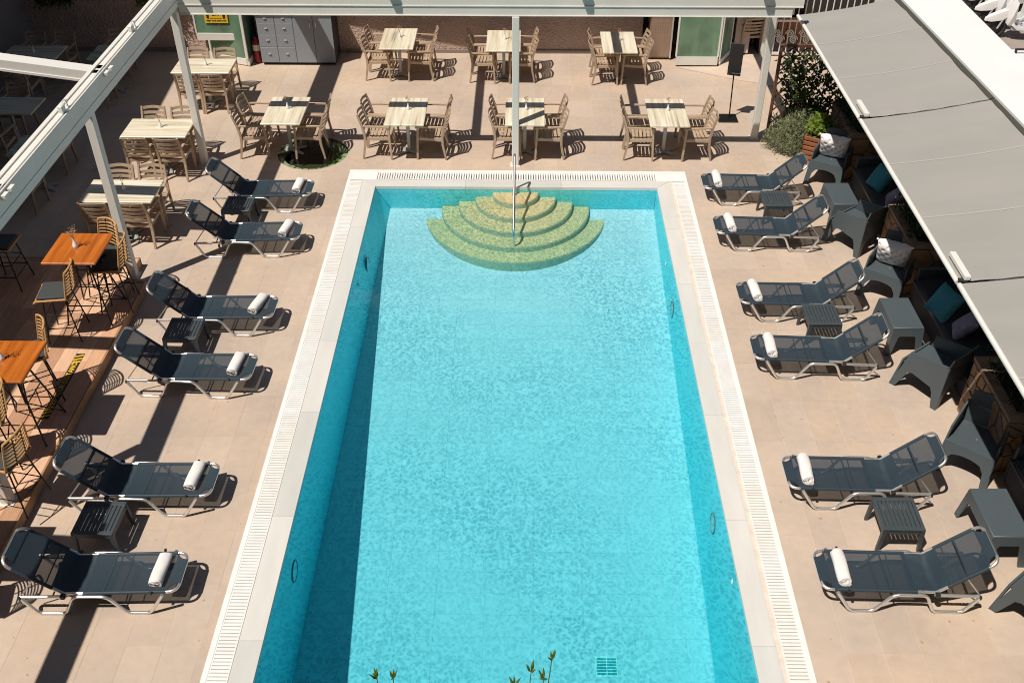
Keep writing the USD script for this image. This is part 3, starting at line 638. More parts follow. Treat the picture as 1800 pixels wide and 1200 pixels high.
obj('lettering', text('KEEP YOUR DISTANCE', .062, RZ(PI/2), (.026, 0, .0010)), 'sign_yellow', tp)
# ------------------------------------------------------------------ dining chairs, tables, vases
def make_chair(name, label, group):
    t = thing(name, label, 'chair', group=group)
    def tm(): return f'taupe_wood_{"abc"[int(rng.integers(3))]}'
    for s in (-1, 1):
        b = MB(); b.sweep([(s*.212, .235, 0), (s*.210, .215, .38), (s*.208, .205, .585)], [.030, .036, .034], [.030, .036, .034], (0, 1, 0)); obj('leg', b, tm(), t)
        b = MB(); b.sweep([(s*.205, -.255, 0), (s*.203, -.205, .28), (s*.200, -.200, .42), (s*.198, -.235, .60), (s*.193, -.300, .80)], [.030, .036, .038, .034, .026], [.030, .038, .040, .036, .028], (0, 1, 0)); obj('leg', b, tm(), t)
        b = MB(); b.sweep([(s*.208, .245, .590), (s*.214, .12, .602), (s*.212, -.06, .604), (s*.200, -.235, .600)], [.046, .050, .046, .034], .020, (0, 0, 1)); obj('armrest', b, tm(), t)
        b = MB(); b.bar((s*.196, .205, .385), (s*.192, -.195, .365), .024, .05); obj('seat_rail', b, tm(), t)
    b = MB(); b.bar((-.195, .206, .382), (.195, .206, .382), .024, .05); obj('seat_rail', b, tm(), t)
    b = MB(); b.bar((-.195, -.196, .362), (.195, -.196, .362), .024, .045); obj('seat_rail', b, tm(), t)
    for i in range(7):
        y = .208-.064*i; z = .418-.010*math.sin(PI*i/6)-.004*i
        x = np.linspace(-.2, .2, 5); b = MB(); b.sweep(np.c_[x, np.full(5, y), z-.010*(1-(x/.2)**2)], .046, .013, (0, 0, 1)); obj('seat_slat', b, tm(), t)
    for i in range(5):
        z = .47+.0735*i; u = (z-.42)/.38; y0 = -.200-.100*u**1.25; w = .198-.006*u
        x = np.linspace(-w, w, 9); k = 1-(x/w)**2; top = .016 if i == 4 else 0
        b = MB(); b.sweep(np.c_[x, y0-.042*k, z+top*k], .013, .046, (0, -.25, 1)); obj('back_slat', b, tm(), t)
    return t
def make_table(name, label, group, m='travertine', w=.66, l=1.06):
    t = thing(name, label, 'table', group=group)
    b = MB(); b.cbox((0, 0, .735), (w, l, .030), .006); obj('tabletop', b, m, t)
    b = MB(); b.cbox((0, 0, .37), (.058, .058, .70), .006); obj('column', b, 'table_steel', t)
    for s, a in ((1, 1), (-1, 1)):
        b = MB(); dx, dy = .23, .14*s
        b.hull([(-dx, -dy-.03, 0), (-dx, -dy+.03, 0), (dx, dy-.03, 0), (dx, dy+.03, 0), (-dx, -dy-.025, .012), (-dx, -dy+.025, .012), (dx, dy-.025, .012), (dx, dy+.025, .012), (-.05, -.05, .05+.002*s), (.05, .05, .05+.002*s), (-.05, .05, .05+.002*s), (.05, -.05, .05+.002*s)]); obj('foot', b, 'table_steel', t)
    b = MB(); b.box((0, 0, .714), (.30, .30, .008)); obj('top_plate', b, 'table_steel', t)
    return t
def make_marble(name, label, group): return make_table(name, label, group, 'green_marble', .58, .70)
def make_vase(name, label, group):
    t = thing(name, label, 'vase', group=group)
    b = MB(); b.lathe([(0, 0), (.026, .0), (.030, .012), (.028, .03), (.014, .07), (.010, .095), (.014, .108), (.010, .107)], 16); obj('vase', b, 'vase_white', t, 50)
    b = MB(); b.tube([(0, 0, .09), (-.008, .002, .15), (-.012, .006, .20)], .0028, 5); b.tube([(0, 0, .10), (.010, -.01, .15), (.022, -.016, .175)], .0022, 5); obj('stem', b, 'stem', t)
    b = MB(); b.add(*leaves(26, lambda g, n: np.array([-.012, .006, .205])+g.normal(size=(n, 3))*.013, .022, 5, .6)); b.add(*leaves(12, lambda g, n: np.array([.022, -.016, .18])+g.normal(size=(n, 3))*.008, .018, 6, .6)); obj('flower', b, 'dried_flower', t)
    return t
HP = PI/2
GC, GT, GV = 'taupe slatted armchairs of the terrace', 'stone-topped terrace tables', 'white bud vases on the tables'
def chair(x, y, r, label, j=.07): place('chair', make_chair, 'dining_chair', (x+rng.uniform(-.01, .01), y+rng.uniform(-.01, .01), 0), r+rng.uniform(-j, j), label, GC)
def vase(x, y, z, lab): place('vase', make_vase, 'bud_vase', (x, y, z), rng.uniform(-.5, 2.0), f'white bud vase on the {lab}', GV)
TZ = .751
def table(x, y, r, lab, kind='table', mk=make_table, top='stone-look'):
    place(kind, mk, 'dining_table', (x, y, 0), r, f'{top} pedestal table, {lab}', GT)
front = (('F', -1.975, 15.61, -2.46, -1.57, 'front-row table left of the centre post'), ('F', .02, 15.63, -.27, .42, 'front-row table behind the centre post'),
         ('F', 2.41, 15.62, 1.97, 2.92, 'front-row table by the right-hand post'), ('B', -2.45, 18.88, -2.84, -2.03, 'back-row table nearest the grey cabinet'),
         ('B', -.40, 18.80, -.80, -.06, 'middle table of the back row'), ('B', 1.82, 18.75, 1.58, 2.14, 'back-row table beside the steel cooler'), ('C', -4.02, 15.62, -4.58, -3.64, 'table over the glass-covered planting well'))
for k, x, y, xl, xr, lab in front:
    table(x, y, 0, 'the '+lab); vase(x+.02, y+.06, TZ, lab)
    for dy, w in ((-.10, 'near'), (.385, 'far')):
        chair(xl, y+dy, -HP, f'slatted armchair, {w} left side, {lab}'); chair(xr, y+dy, HP, f'slatted armchair, {w} right side, {lab}')
for x, y, yf, yn, xf, xn, lab in ((-5.89, 17.50, 17.93, 17.30, (-6.21, -5.68), (-6.11, -5.67), 'left-column table by the green glass door'), (-5.98, 14.93, 15.33, 14.74, (-6.27, -5.76), (-6.26, -5.72), 'left-column table between the two pergola posts'),
                            (-5.91, 12.85, 13.26, 12.70, (-6.18, -5.67), (-6.19, -5.65), 'left-column table nearest the plank deck')):
    table(x, y, HP, 'the '+lab); vase(x+.03, y+.02, TZ, lab)
    for i, w in ((0, 'left'), (1, 'right')):
        chair(xf[i], yf, PI, f'slatted armchair, far {w} side, {lab}'); chair(xn[i], yn, 0, f'slatted armchair, near {w} side, {lab}')
table(-9.28, 18.10, HP, 'in the shade in the far left corner by the siding'); vase(-9.28, 18.1, TZ, 'shaded table in the far left corner')
table(-8.80, 15.75, HP, 'in the shade cut by the left edge of the picture')
table(-7.88, 18.12, 0, 'square green-veined one in the shade against the stucco wall', 'marble', make_marble, 'marble'); vase(-7.86, 18.15, TZ, 'shaded marble table against the stucco wall')
table(-7.80, 14.28, 0, 'square green-veined one in the shade behind the left beam', 'marble', make_marble, 'marble'); vase(-7.72, 14.28, TZ, 'shaded marble table behind the left beam')
for x, y, r, lab in ((-9.62, 18.74, PI, 'far left chair of the shaded table in the far left corner'), (-9.06, 18.74, PI, 'far right chair of the shaded table in the far left corner'), (-8.0, 18.88, PI, 'chair behind the marble table against the stucco wall'),
                     (-9.0, 16.30, PI, 'far chair of the shaded table cut by the left edge'), (-7.80, 14.92, PI, 'chair behind the shaded marble table near the left beam'), (-9.3, 17.45, 0, 'near chair of the shaded table in the far left corner'),
                     (-8.80, 15.12, 0, 'near chair of the shaded table cut by the left edge'), (-7.78, 13.62, 0, 'near chair of the shaded marble table near the left beam'), (-7.95, 17.5, 0, 'near chair of the marble table against the stucco wall'), (4.64, 20.25, .1, 'dark-looking chair in the doorway beside the menu board')):
    chair(x, y, r, 'slatted armchair, '+lab, .08)
# glass-covered planting well with a stone rim
pw = thing('planting_well', 'round glass-covered planting well with stone rim set in the tiles', 'planter', (-3.63, 15.52, 0))
b = MB(); b.lathe([(.6, -.16), (0, -.16)][::-1], 32); b.lathe([(.60, -.003), (.60, -.17)][::-1], 40); obj('soil', b, 'soil', pw)
a = 0
while a < 2*PI-.05:
    w = rng.uniform(.16, .28); q = np.linspace(a+.012, min(a+w, 2*PI)-.012, 4); r0 = .50+rng.uniform(-.015, .015)
    b = MB(); ring = [(.592*math.cos(t), .592*math.sin(t)) for t in q]+[(r0*math.cos(t), r0*math.sin(t)) for t in q[::-1]]; b.poly(Polygon(ring).buffer(-.004), -.12, -.035+rng.uniform(-.01, .01)); obj('rim_stone', b, 'rim_stone', pw); a += w
b = MB(); b.add(*leaves(150, lambda g, n: np.c_[(r := .50*np.sqrt(g.uniform(.45, 1, n)))*np.cos(t := g.uniform(-1.3, .8, n)), r*np.sin(t), g.uniform(-.15, -.07, n)], .075, 11, .5, .1)); obj('foliage', b, 'leaf_green', pw)
b = MB(); b.lathe([(.598, -.012), (.598, .004), (0, .004)], 48); obj('glass_cover', b, 'well_glass', pw)

# ------------------------------------------------------------------ bar tables and stools on the deck
def make_bar_table(name, label, group):
    t = thing(name, label, 'bar table', group=group)
    b = MB(); b.cbox((0, 0, 1.0), (.68, .71, .034), .008); obj('tabletop', b, 'teak', t)
    for sx in (-1, 1):
        for sy in (-1, 1):
            b = MB(); b.tube([(sx*.12, sy*.10, .982), (sx*.29, sy*.29, .006)], .011, 8); obj('leg', b, 'black_metal', t, 40)
    for sx in (-1, 1):
        b = MB(); b.tube([(sx*.12, -.10, .975), (sx*.05, .29*0, .40), (sx*.29, .29, .02)], .008, 6); obj('brace', b, 'black_metal', t, 40)
    for z, k in ((.28, .242), (.55, .195)):
        for a in range(4):
            R = RZ(a*HP); b = MB(); b.tube(np.array([(-k, k, z), (k, k, z)])@R.T, .007, 6); obj('rung', b, 'black_metal', t, 40)
    b = MB(); b.box((0, 0, .976), (.34, .30, .010)); obj('top_plate', b, 'black_metal', t)
    return t
def make_grass_vase(name, label, group):
    t = thing(name, label, 'vase', group=group)
    b = MB(); b.lathe([(0, 0), (.032, .0), (.036, .014), (.033, .035), (.017, .08), (.012, .11), (.017, .125), (.012, .124)], 16); obj('vase', b, 'vase_white', t, 50)
    g = np.random.default_rng(21); b = MB(); f = MB()
    for i in range(16):
        a, r = g.uniform(0, 2*PI), g.uniform(.02, .085); e = np.array([r*math.cos(a), r*math.sin(a), g.uniform(.19, .27)]); b.tube([(0, 0, .10), (e[0]*.35, e[1]*.35, .17), e], .0016, 4)
        f.add(*leaves(7, lambda gg, n: e+gg.normal(size=(n, 3))*.012, .020, 30+i, .5))
    obj('stem', b, 'dried_grass', t); obj('flower', f, 'dried_grass', t); return t
def make_stool(name, label, group):
    t = thing(name, label, 'bar stool', group=group)          # faces +y
    for sx in (-1, 1):
        for sy in (-1, 1):
            b = MB(); b.tube([(sx*.14, sy*.13, .64), (sx*.21, sy*.20, .006)], .009, 7); obj('leg', b, 'black_metal', t, 40)
    for z, k in ((.22, 1), (.40, 0)):
        for a in range(4):
            u = .14+.07*(.64-z)/.634; v = .13+.07*(.64-z)/.634
            P = [(-u, v, z), (u, v, z), (u, -v, z), (-u, -v, z)]; b = MB(); b.tube([P[a], P[(a+1) % 4]], .0065, 6); obj('rung', b, 'black_metal', t, 40)
    b = MB(); b.tube(rounded([(-.19, -.19, .655), (-.20, .20, .655), (-.20, .225, .63)], .03)[:], .014, 8); b.tube(rounded([(.19, -.19, .655), (.20, .20, .655), (.20, .225, .63)], .03), .014, 8); b.tube(rounded([(-.19, .20, .655), (.19, .20, .655)], .03), .014, 8); obj('seat_rim', b, 'wicker', t, 40)
    b = MB(); b.cbox((0, .0, .648), (.37, .39, .018), .006); obj('seat_base', b, 'wicker', t)
    b = MB(); b.cbox((0, 0, .678), (.36, .38, .042), .018); obj('seat_pad', b, 'seat_pad', t, 40)
    def bp(u, z):                                            # wrap-round back: u from -1 to 1
        a = u*.75; k = (z-.66)/.40; return np.array([(.205-.02*k)*math.sin(a)/math.sin(.75), -.02-.20*math.cos(a)-.06*k, z])
    for s in (-1, 1):
        b = MB(); b.tube([bp(s*(1-.10*k), .655+.36*k) for k in np.linspace(0, 1, 6)], .012, 7); obj('back_post', b, 'wicker', t, 40)
    b = MB(); b.tube([bp(u, 1.015+.035*(1-u*u)) for u in np.linspace(-.9, .9, 11)], .013, 8); obj('top_rail', b, 'wicker', t, 40)
    for u in (-.34, .34): b = MB(); b.tube([bp(u, z) for z in (.655, .85, 1.045)], .008, 6); obj('back_post', b, 'black_metal', t, 40)
    for i in range(7):
        z = .705+.043*i; e = 1-.10*(z-.655)/.36
        b = MB(); b.tube([bp(u*e, z+.03*(1-u*u)*(z-.66)/.36) for u in np.linspace(-1, 1, 9)], .0085, 5); obj('cane', b, 'wicker', t)
    return t
DZ = .152
for x, y, lab in ((-5.655, 10.64, 'orange wood bar table farther from the camera on the plank deck'), (-5.65, 8.37, 'orange wood bar table nearer the camera at the left edge of the picture'), (-5.70, 6.25, 'orange wood bar table just outside the left edge, shading the deck')):
    place('bar_table', make_bar_table, 'bar_table', (x, y, DZ), 0, lab, 'orange wood bar tables')
    if y > 7: place('grass_vase', make_grass_vase, 'bud_vase', (x-.03, y+.02, DZ+1.018), .3, 'white vase with dried grass on the '+('farther' if y > 9 else 'nearer')+' orange bar table', GV)
for x, y, r, lab in ((-5.60, 11.06, PI-.5, 'wicker-backed bar stool at the far side of the farther orange table'), (-5.40, 10.82, HP+.1, 'wicker-backed bar stool behind the pergola post, right of the farther orange table'), (-5.86, 10.18, HP+.12, 'wicker-backed bar stool with black pad in front of the farther orange table'),
                     (-5.72, 8.93, PI-1.0, 'wicker-backed bar stool at the far right corner of the nearer orange table'), (-5.74, 7.84, HP+.35, 'wicker-backed bar stool in front of the nearer orange table'), (-5.3, 7.25, HP-.2, 'wicker-backed bar stool by the lowest pergola post'), (-7.05, 11.3, -HP, 'dark bar stool in the shade at the left edge'), (-5.5, 5.75, HP+.2, 'wicker-backed bar stool beyond the lower left corner')):
    place('stool', make_stool, 'bar_stool', (x, y, DZ), r, lab, 'wicker bar stools')
# ------------------------------------------------------------------ sun loungers
def cutw(x, r, w, flip=False): return w-(math.sqrt(max(r*r-x*x, 0)) if x < r else 0)
def sheet(stations, fn, ny=11):                          # stations: (x, half width); fn(x, u, y) -> point
    P = [[fn(x, u, u*w) for u in np.linspace(-1, 1, ny)] for x, w in stations]; b = MB(); m = len(P)
    f = [[i*ny+j, (i+1)*ny+j, (i+1)*ny+j+1, i*ny+j+1] for i in range(m-1) for j in range(ny-1)]
    return b.add(np.array(P).reshape(-1, 3), f)
def make_lounger(name, label, group):
    t = thing(name, label, 'sun lounger', group=group)
    W = .235; zb = .288; HX, HZ = 1.075, .262; ang = math.atan2(.44, .475); BL = .655; cs, sn = math.cos(ang), math.sin(ang)
    for s in (-1, 1):
        y = s*.268
        p = rounded([(.135, y, .282), (.30, y, .014), (.52, y, .014), (.675, y, .258), (.985, y, .258), (1.10, y, .014), (1.375, y, .014), (1.492, y, .236)], .055, 6)
        b = MB(); b.tube(p, .0165, 10); obj('leg', b, 'aluminium', t, 40)
        b = MB(); b.tube([(1.06, y-.012*s, .252), (1.50, y-.012*s, .243)], .016, 8); obj('side_bar', b, 'aluminium', t, 40)
        b = MB(); b.cbox((1.085, y-.004*s, .262), (.045, .05, .05), .008); b.cbox((1.495, y, .238), (.02, .036, .04), .004); b.cbox((.24, s*.262, .30), (.022, .03, .03), .004); obj('hinge', b, 'black_plastic', t)
        b = MB(); k = .33; a = np.array((HX+cs*k, s*.20, HZ+sn*k-.02)); e = np.array((1.485, s*.232, .252)); b.tube([a, e], .0075, 6); obj('strut', b, 'aluminium', t, 40)
        b = MB()
        for i in range(6): b.box((1.28+.035*i, s*.238, .225), (.014, .012, .022))
        b.bar((1.26, s*.238, .214), (1.48, s*.238, .232), .010, .012); obj('rack', b, 'black_plastic', t)
    fr_ = rounded([(HX, -W, zb-.02), (0, -W, zb), (0, W, zb), (HX, W, zb-.02)], .10, 8)
    b = MB(); b.tube(fr_, .0155, 9); obj('seat_frame', b, 'aluminium', t, 40)
    def B(k, y, o=0): return np.array((HX+cs*k-sn*o, y, HZ+sn*k+cs*o))
    b = MB(); b.tube(rounded([B(0, -W), B(BL, -W), B(BL, W), B(0, W)], .10, 8), .0155, 9); obj('back_frame', b, 'aluminium', t, 40)
    b = MB(); b.tube([B(.33, -W), B(.33, W)], .008, 7); b.tube([(1.19, -.26, .25), (1.19, .26, .25)], .008, 7); b.tube([(.66, -.26, .25), (.66, .26, .25)], .008, 7); obj('cross_bar', b, 'black_plastic', t, 40)
    R_ = .098
    xs_ = list(np.linspace(0, R_, 9))+list(np.linspace(.14, .90, 9)); w0 = W+.012
    st_ = [(x, cutw(x, R_, w0)) for x in xs_]
    def seat(x, u, y): return (x-.014 if x == 0 else x, y, zb+.013-.016*(1-u*u)*min(1, x/.15)-(.02*x/HX))
    b = sheet(st_, seat); obj('seat_sling', b, 'sling', t, 40)
    for s in (-1, 1): b = MB(); b.tube([(R_+.01, s*W, zb), (.90, s*W, zb-.017)], .0175, 8); obj('sling_hem', b, 'sling_double', t, 40)
    def fold(x, u, y):
        k = (x-.86)/.34; g_ = 1-u*u
        if x <= HX: return (x, y, zb-.006-.018*g_-.030*g_*k+.004*math.sin(25*x+9*u))
        q = x-HX; p = B(q, y, .010-.03*g_*(1-q/.16)); return p+np.array((0, 0, .004*math.sin(31*x+7*u)*g_))
    b = sheet([(x, w0-.004) for x in np.linspace(.86, HX+.15, 15)], fold); obj('loose_sling', b, 'sling_double', t, 40)
    ks = list(np.linspace(.13, BL-R_, 8))+list(np.linspace(BL-R_+.012, BL, 9))
    def back(k, u, y): return B(k+(.014 if k == BL else 0), y, .013-.014*(1-u*u)*min(1, (BL-k)/.12))
    b = sheet([(k, cutw(BL-k, R_, w0)) for k in ks], back); obj('back_sling', b, 'sling', t, 40)
    for s in (-1, 1): b = MB(); b.tube([B(.13, s*W), B(BL-R_-.01, s*W)], .0175, 8); obj('sling_hem', b, 'sling_double', t, 40)
    def head(k, u, y): return B(k, y, .019-.014*(1-u*u)*min(1, (BL-k)/.12))
    b = sheet([(k, cutw(BL-k, R_, w0-.006)) for k in ks if k > BL-.15], head); obj('head_band', b, 'sling_double', t, 40)
    for x0 in (.53, .70): b = sheet([(x, w0-.004) for x in (x0, x0+.014)], lambda x, u, y: (x, y, zb+.017-.016*(1-u*u)-(.02*x/HX))); obj('seam', b, 'sling_double', t, 40)
    for k0 in (.20, .34): b = sheet([(k, w0-.004) for k in (k0, k0+.014)], lambda k, u, y: B(k, y, .017-.014*(1-u*u))); obj('seam', b, 'sling_double', t, 40)
    b = sheet([(x, cutw(x, R_, w0-.006)) for x in xs_ if x < .12], lambda x, u, y: (x-.015 if x == 0 else x, y, zb+.018-.016*(1-u*u)*min(1, x/.15)-(.02*x/HX))); obj('foot_band', b, 'sling_double', t, 40)
    return t
from shapely.geometry import LineString
def make_towel(name, label, group):
    t = thing(name, label, 'towel', group=group)
    q = np.linspace(0, 2.9*2*PI, 90); r = .010+.0125*q/(2*PI); L = LineString(np.c_[r*np.cos(q), .88*r*np.sin(q)]).buffer(.0052, 3)
    m = trimesh.creation.extrude_polygon(L, .36, engine='earcut'); v = np.array(m.vertices)
    n_ = 9; vv, ff = [], []
    # slice the roll along its length so that the surface can undulate
    ring = np.array(L.exterior.coords)[:-1]; k = len(ring); zs = np.linspace(-.18, .18, n_)
    G = np.random.default_rng(4)
    for i, z in enumerate(zs):
        w = 1+.04*math.sin(7*z+1)+(-.03 if i in (0, n_-1) else 0); w *= 1.38; bump_ = 1+.05*np.sin(3*np.arctan2(ring[:, 1], ring[:, 0])+9*z); vv.append(np.c_[ring[:, 0]*w*bump_*1.06+.006*math.sin(11*z), np.full(k, z)+.014*np.sin(1.2*np.arctan2(ring[:, 1], ring[:, 0]))*(1 if i in (0, n_-1) else 0), ring[:, 1]*w*bump_*.96+.056])
    vv = np.vstack(vv)
    for i in range(n_-1):
        for j in range(k): ff.append([i*k+j, i*k+(j+1) % k, (i+1)*k+(j+1) % k, (i+1)*k+j])
    b = MB(); b.add(vv, ff); obj('roll', b, 'towel', t, 60)
    tv, tf = trimesh.creation.triangulate_polygon(L, engine='earcut')
    b = MB(); o = np.argmin(np.linalg.norm(ring[:, None]-tv[None], axis=2), 0)
    b.add(vv[o], np.array(tf)); obj('roll_end', b, 'towel', t); b = MB(); b.add(vv[(n_-1)*k+o], np.array(tf)[:, ::-1]); obj('roll_end', b, 'towel', t)
    return t
GL, GW = 'aluminium sun loungers with dark blue slings', 'rolled white towels'
names = ('first from the far end', 'second from the far end', 'third from the far end', 'fourth from the far end', 'fifth from the far end', 'nearest the camera')
Rr = ((2.852, 14.085, 0), (2.850, 12.757, 0), (2.908, 11.008, 0), (2.887, 9.832, -.02), (2.857, 7.650, 0), (2.900, 6.330, 0))
Ll = ((-3.318, 13.785, 0), (-3.270, 12.515, .015), (-3.262, 10.605, 0), (-3.270, 9.355, -.03), (-3.274, 7.462, 0), (-3.275, 6.222, .03))
for side, rows_, base in (('right', Rr, 0.0), ('left', Ll, PI)):
    for (x, y, da), nm in zip(rows_, names):
        da += rng.uniform(-.012, .012); place('lounger', make_lounger, 'sun_lounger', (x, y, 0), base+da, f'dark blue sling sun lounger right of the pool, {nm}' if side == 'right' else f'dark blue sling sun lounger left of the pool, {nm}', GL)
        c_, s_ = math.cos(base+da), math.sin(base+da); u = .215+rng.uniform(-.015, .015); v_ = rng.uniform(-.015, .01)
        place('towel', make_towel, 'rolled_towel', (x+c_*u-s_*v_, y+s_*u+c_*v_, .283), base+da+(.10 if side == 'right' else -.10)+rng.uniform(-.12, .12), f'rolled white towel on the lounger {side} of the pool, {nm}', GW)

# ------------------------------------------------------------------ small slatted tables
def make_side(name, label, group):
    t = thing(name, label, 'side table', group=group); w, l, z = .425, .45, .335
    b = MB()
    for s in (-1, 1): b.cbox((0, s*(l/2-.025), z-.012), (w, .05, .024), .004); b.cbox((s*(w/2-.017), 0, z-.012), (.034, l-.1, .024), .004)
    obj('frame', b, 'slat_plastic', t)
    for i in range(8):
        x = -.154+.044*i; b = MB(); b.cbox((x, 0, z-.013), (.036, l-.102, .020), .004); obj('slat', b, 'slat_plastic', t)
    for s in (-1, 1):
        b = MB(); b.cbox((0, s*(l/2-.016), z-.048), (w-.03, .02, .05), .003); obj('apron', b, 'slat_plastic', t)
        b = MB(); b.cbox((s*(w/2-.012), 0, z-.048), (.018, l-.05, .05), .003); obj('apron', b, 'slat_plastic', t)
    for sx in (-1, 1):
        for sy in (-1, 1):
            x, y = sx*(w/2-.022), sy*(l/2-.022); b = MB()
            b.hull([(x+dx, y+dy, z-.026) for dx in (-.022, .022) for dy in (-.022, .022)]+[(x+sx*.022+dx, y+sy*.010+dy, 0) for dx in (-.015, .015) for dy in (-.015, .015)]); obj('leg', b, 'slat_plastic', t)
    return t
for x, y, lab in ((3.895, 13.47, 'right of the pool, between the first and second loungers'), (3.895, 10.48, 'right of the pool, between the third and fourth loungers'), (3.88, 7.03, 'right of the pool, between the fifth and nearest loungers'),
                  (-4.345, 13.22, 'left of the pool, between the first and second loungers'), (-4.32, 10.07, 'left of the pool, between the third and fourth loungers'), (-4.31, 6.87, 'left of the pool, between the fifth and nearest loungers')):
    place('side', make_side, 'side_table', (x, y, 0), rng.uniform(-.02, .02), f'dark grey slatted side table {lab}', 'dark grey slatted side tables')

# ------------------------------------------------------------------ grey plastic lounge set
def make_block(name, label, group):
    t = thing(name, label, 'table', group=group); w, l, z = .385, .66, .425
    b = MB(); b.cbox((0, 0, z-.014), (w, l, .028), .010); obj('tabletop', b, 'grey_plastic', t, 40)
    def panel(L, off, rot):
        f = .035; hw = L/2
        P = Polygon([(-hw, z-.02), (-hw-f, 0), (-hw-f+.065, 0)]+[(-hw+.075+.03*(1-math.cos(a)), .235+.06*math.sin(a)) for a in np.linspace(0, HP, 5)]+[(hw-.075-.03*(1-math.cos(a)), .235+.06*math.sin(a)) for a in np.linspace(HP, 0, 5)]+[(hw+f-.065, 0), (hw+f, 0), (hw, z-.02)])
        b = MB(); b.poly(P, -.009, .009); v, f_ = b.get(); v = v@RX(PI/2).T; v[:, 1] -= off+(1-v[:, 2]/z)*.035; return MB().add(v, f_, RZ(rot))
    for r in (0, PI): obj('side_panel', panel(w, l/2-.010, r), 'grey_plastic', t)
    for r in (HP, -HP): obj('side_panel', panel(l, w/2-.010, r), 'grey_plastic', t)
    return t
for x, y, lab in ((4.87, 13.48, 'farther from the camera, between two armchairs'), (4.88, 10.40, 'beside the third and fourth loungers'), (4.87, 6.98, 'near the lower right corner')):
    place('block', make_block, 'coffee_table', (x, y, 0), .01, f'plain grey plastic coffee table right of the pool, {lab}', 'grey plastic coffee tables')
def make_arm(name, label, group):
    t = thing(name, label, 'armchair', group=group)          # faces +y
    for s in (-1, 1):
        P = Polygon([(.335, 0), (.215, .455), (.19, .565), (-.285, .635), (-.31, .60), (-.315, 0), (-.245, 0), (-.20, .20), (-.165, .262), (.10, .305), (.155, .28), (.265, 0)])
        b = MB(); b.poly(P, -.010, .010); v, f = b.get(); v = np.c_[v[:, 2], v[:, 0], v[:, 1]]; v[:, 0] = v[:, 0]+s*(.285-.025*(v[:, 2]/.6)); b = MB().add(v, f[:, ::1])
        obj('side_panel', b, 'grey_plastic', t)
    b = MB(); b.hull([(-.25, -.235, .375), (.25, -.235, .375), (-.255, .275, .395), (.255, .275, .395), (-.25, -.235, .355), (.25, -.235, .355), (-.255, .265, .365), (.255, .265, .365)]); st = obj('seat', b, 'grey_plastic', t)
    b = MB(); b.lathe([(.0, .004), (.010, .004), (.012, 0)], 10, (0, .02, .386)); obj('drain_plug', b, 'aluminium', st)
    n = 9; b = MB(); P = Polygon([(-.270, .42), (.270, .42), (.300, 0), (.230, 0)]+[(.205-.41*u, .20+.105*math.sin(PI*u)**.35) for u in np.linspace(0, 1, n)]+[(-.230, 0), (-.300, 0)])
    b.poly(P, -.011, .011); v, f = b.get(); v = v@RX(PI/2).T; v[:, 1] += .262+.065*(1-v[:, 2]/.42); obj('front_apron', MB().add(v, f), 'grey_plastic', t)
    us = np.linspace(-1, 1, 9); vv = []
    for z, y, w in ((.36, -.250, .235), (.56, -.285, .25), (.765, -.325, .245)):
        for o in (-.009, .009):
            vv.append([(u*w, y+o-.022*(1-u*u), z-.018*u*u*(z > .7)) for u in us])
    V = np.array(vv).reshape(3, 2, 9, 3); b = MB(); idx = np.arange(54).reshape(3, 2, 9); F = []
    for i in range(2):
        for j in range(8):
            F.append([idx[i, 1, j], idx[i+1, 1, j], idx[i+1, 1, j+1], idx[i, 1, j+1]]); F.append([idx[i, 0, j], idx[i, 0, j+1], idx[i+1, 0, j+1], idx[i+1, 0, j]])
    for i in range(2):
        for j in (0, 8): F.append([idx[i, 0, j], idx[i+1, 0, j], idx[i+1, 1, j], idx[i, 1, j]])
    for j in range(8): F.append([idx[2, 0, j], idx[2, 0, j+1], idx[2, 1, j+1], idx[2, 1, j]])
    b.add(V.reshape(-1, 3), F); obj('backrest', b, 'grey_plastic', t)
    P = Polygon([(-.262, .60), (.262, .60), (.298, 0), (.232, 0)]+[(.21-.42*u, .16+.13*math.sin(PI*u)**.6) for u in np.linspace(0, 1, n)]+[(-.232, 0), (-.298, 0)])
    b = MB(); b.poly(P, -.009, .009); v, f = b.get(); v = v@RX(PI/2).T; v[:, 1] -= .306; obj('rear_panel', MB().add(v, f), 'grey_plastic', t)
    return t
def face(fx_, fy_): return math.atan2(-fx_, fy_)
A = ((5.02, 14.68, face(-.53, -.85), 'with a white cushion, between the slatted planter and a coffee table'), (4.93, 12.74, face(-.62, .79), 'turned away, on the near side of the farthest coffee table'), (5.06, 11.50, face(-.6, -.8), 'with a white cushion, in front of the stone planter'),
     (5.00, 9.42, face(-.62, .79), 'turned away, on the near side of the middle coffee table'), (5.05, 8.10, face(-.62, -.78), 'empty, facing the camera in front of the last stone planter'), (5.0, 6.03, face(-.62, .79), 'cut by the right edge in the lower right corner'))
for x, y, r, lab in A: place('arm', make_arm, 'plastic_armchair', (x, y, 0), r, f'grey plastic armchair {lab}', 'grey plastic armchairs')
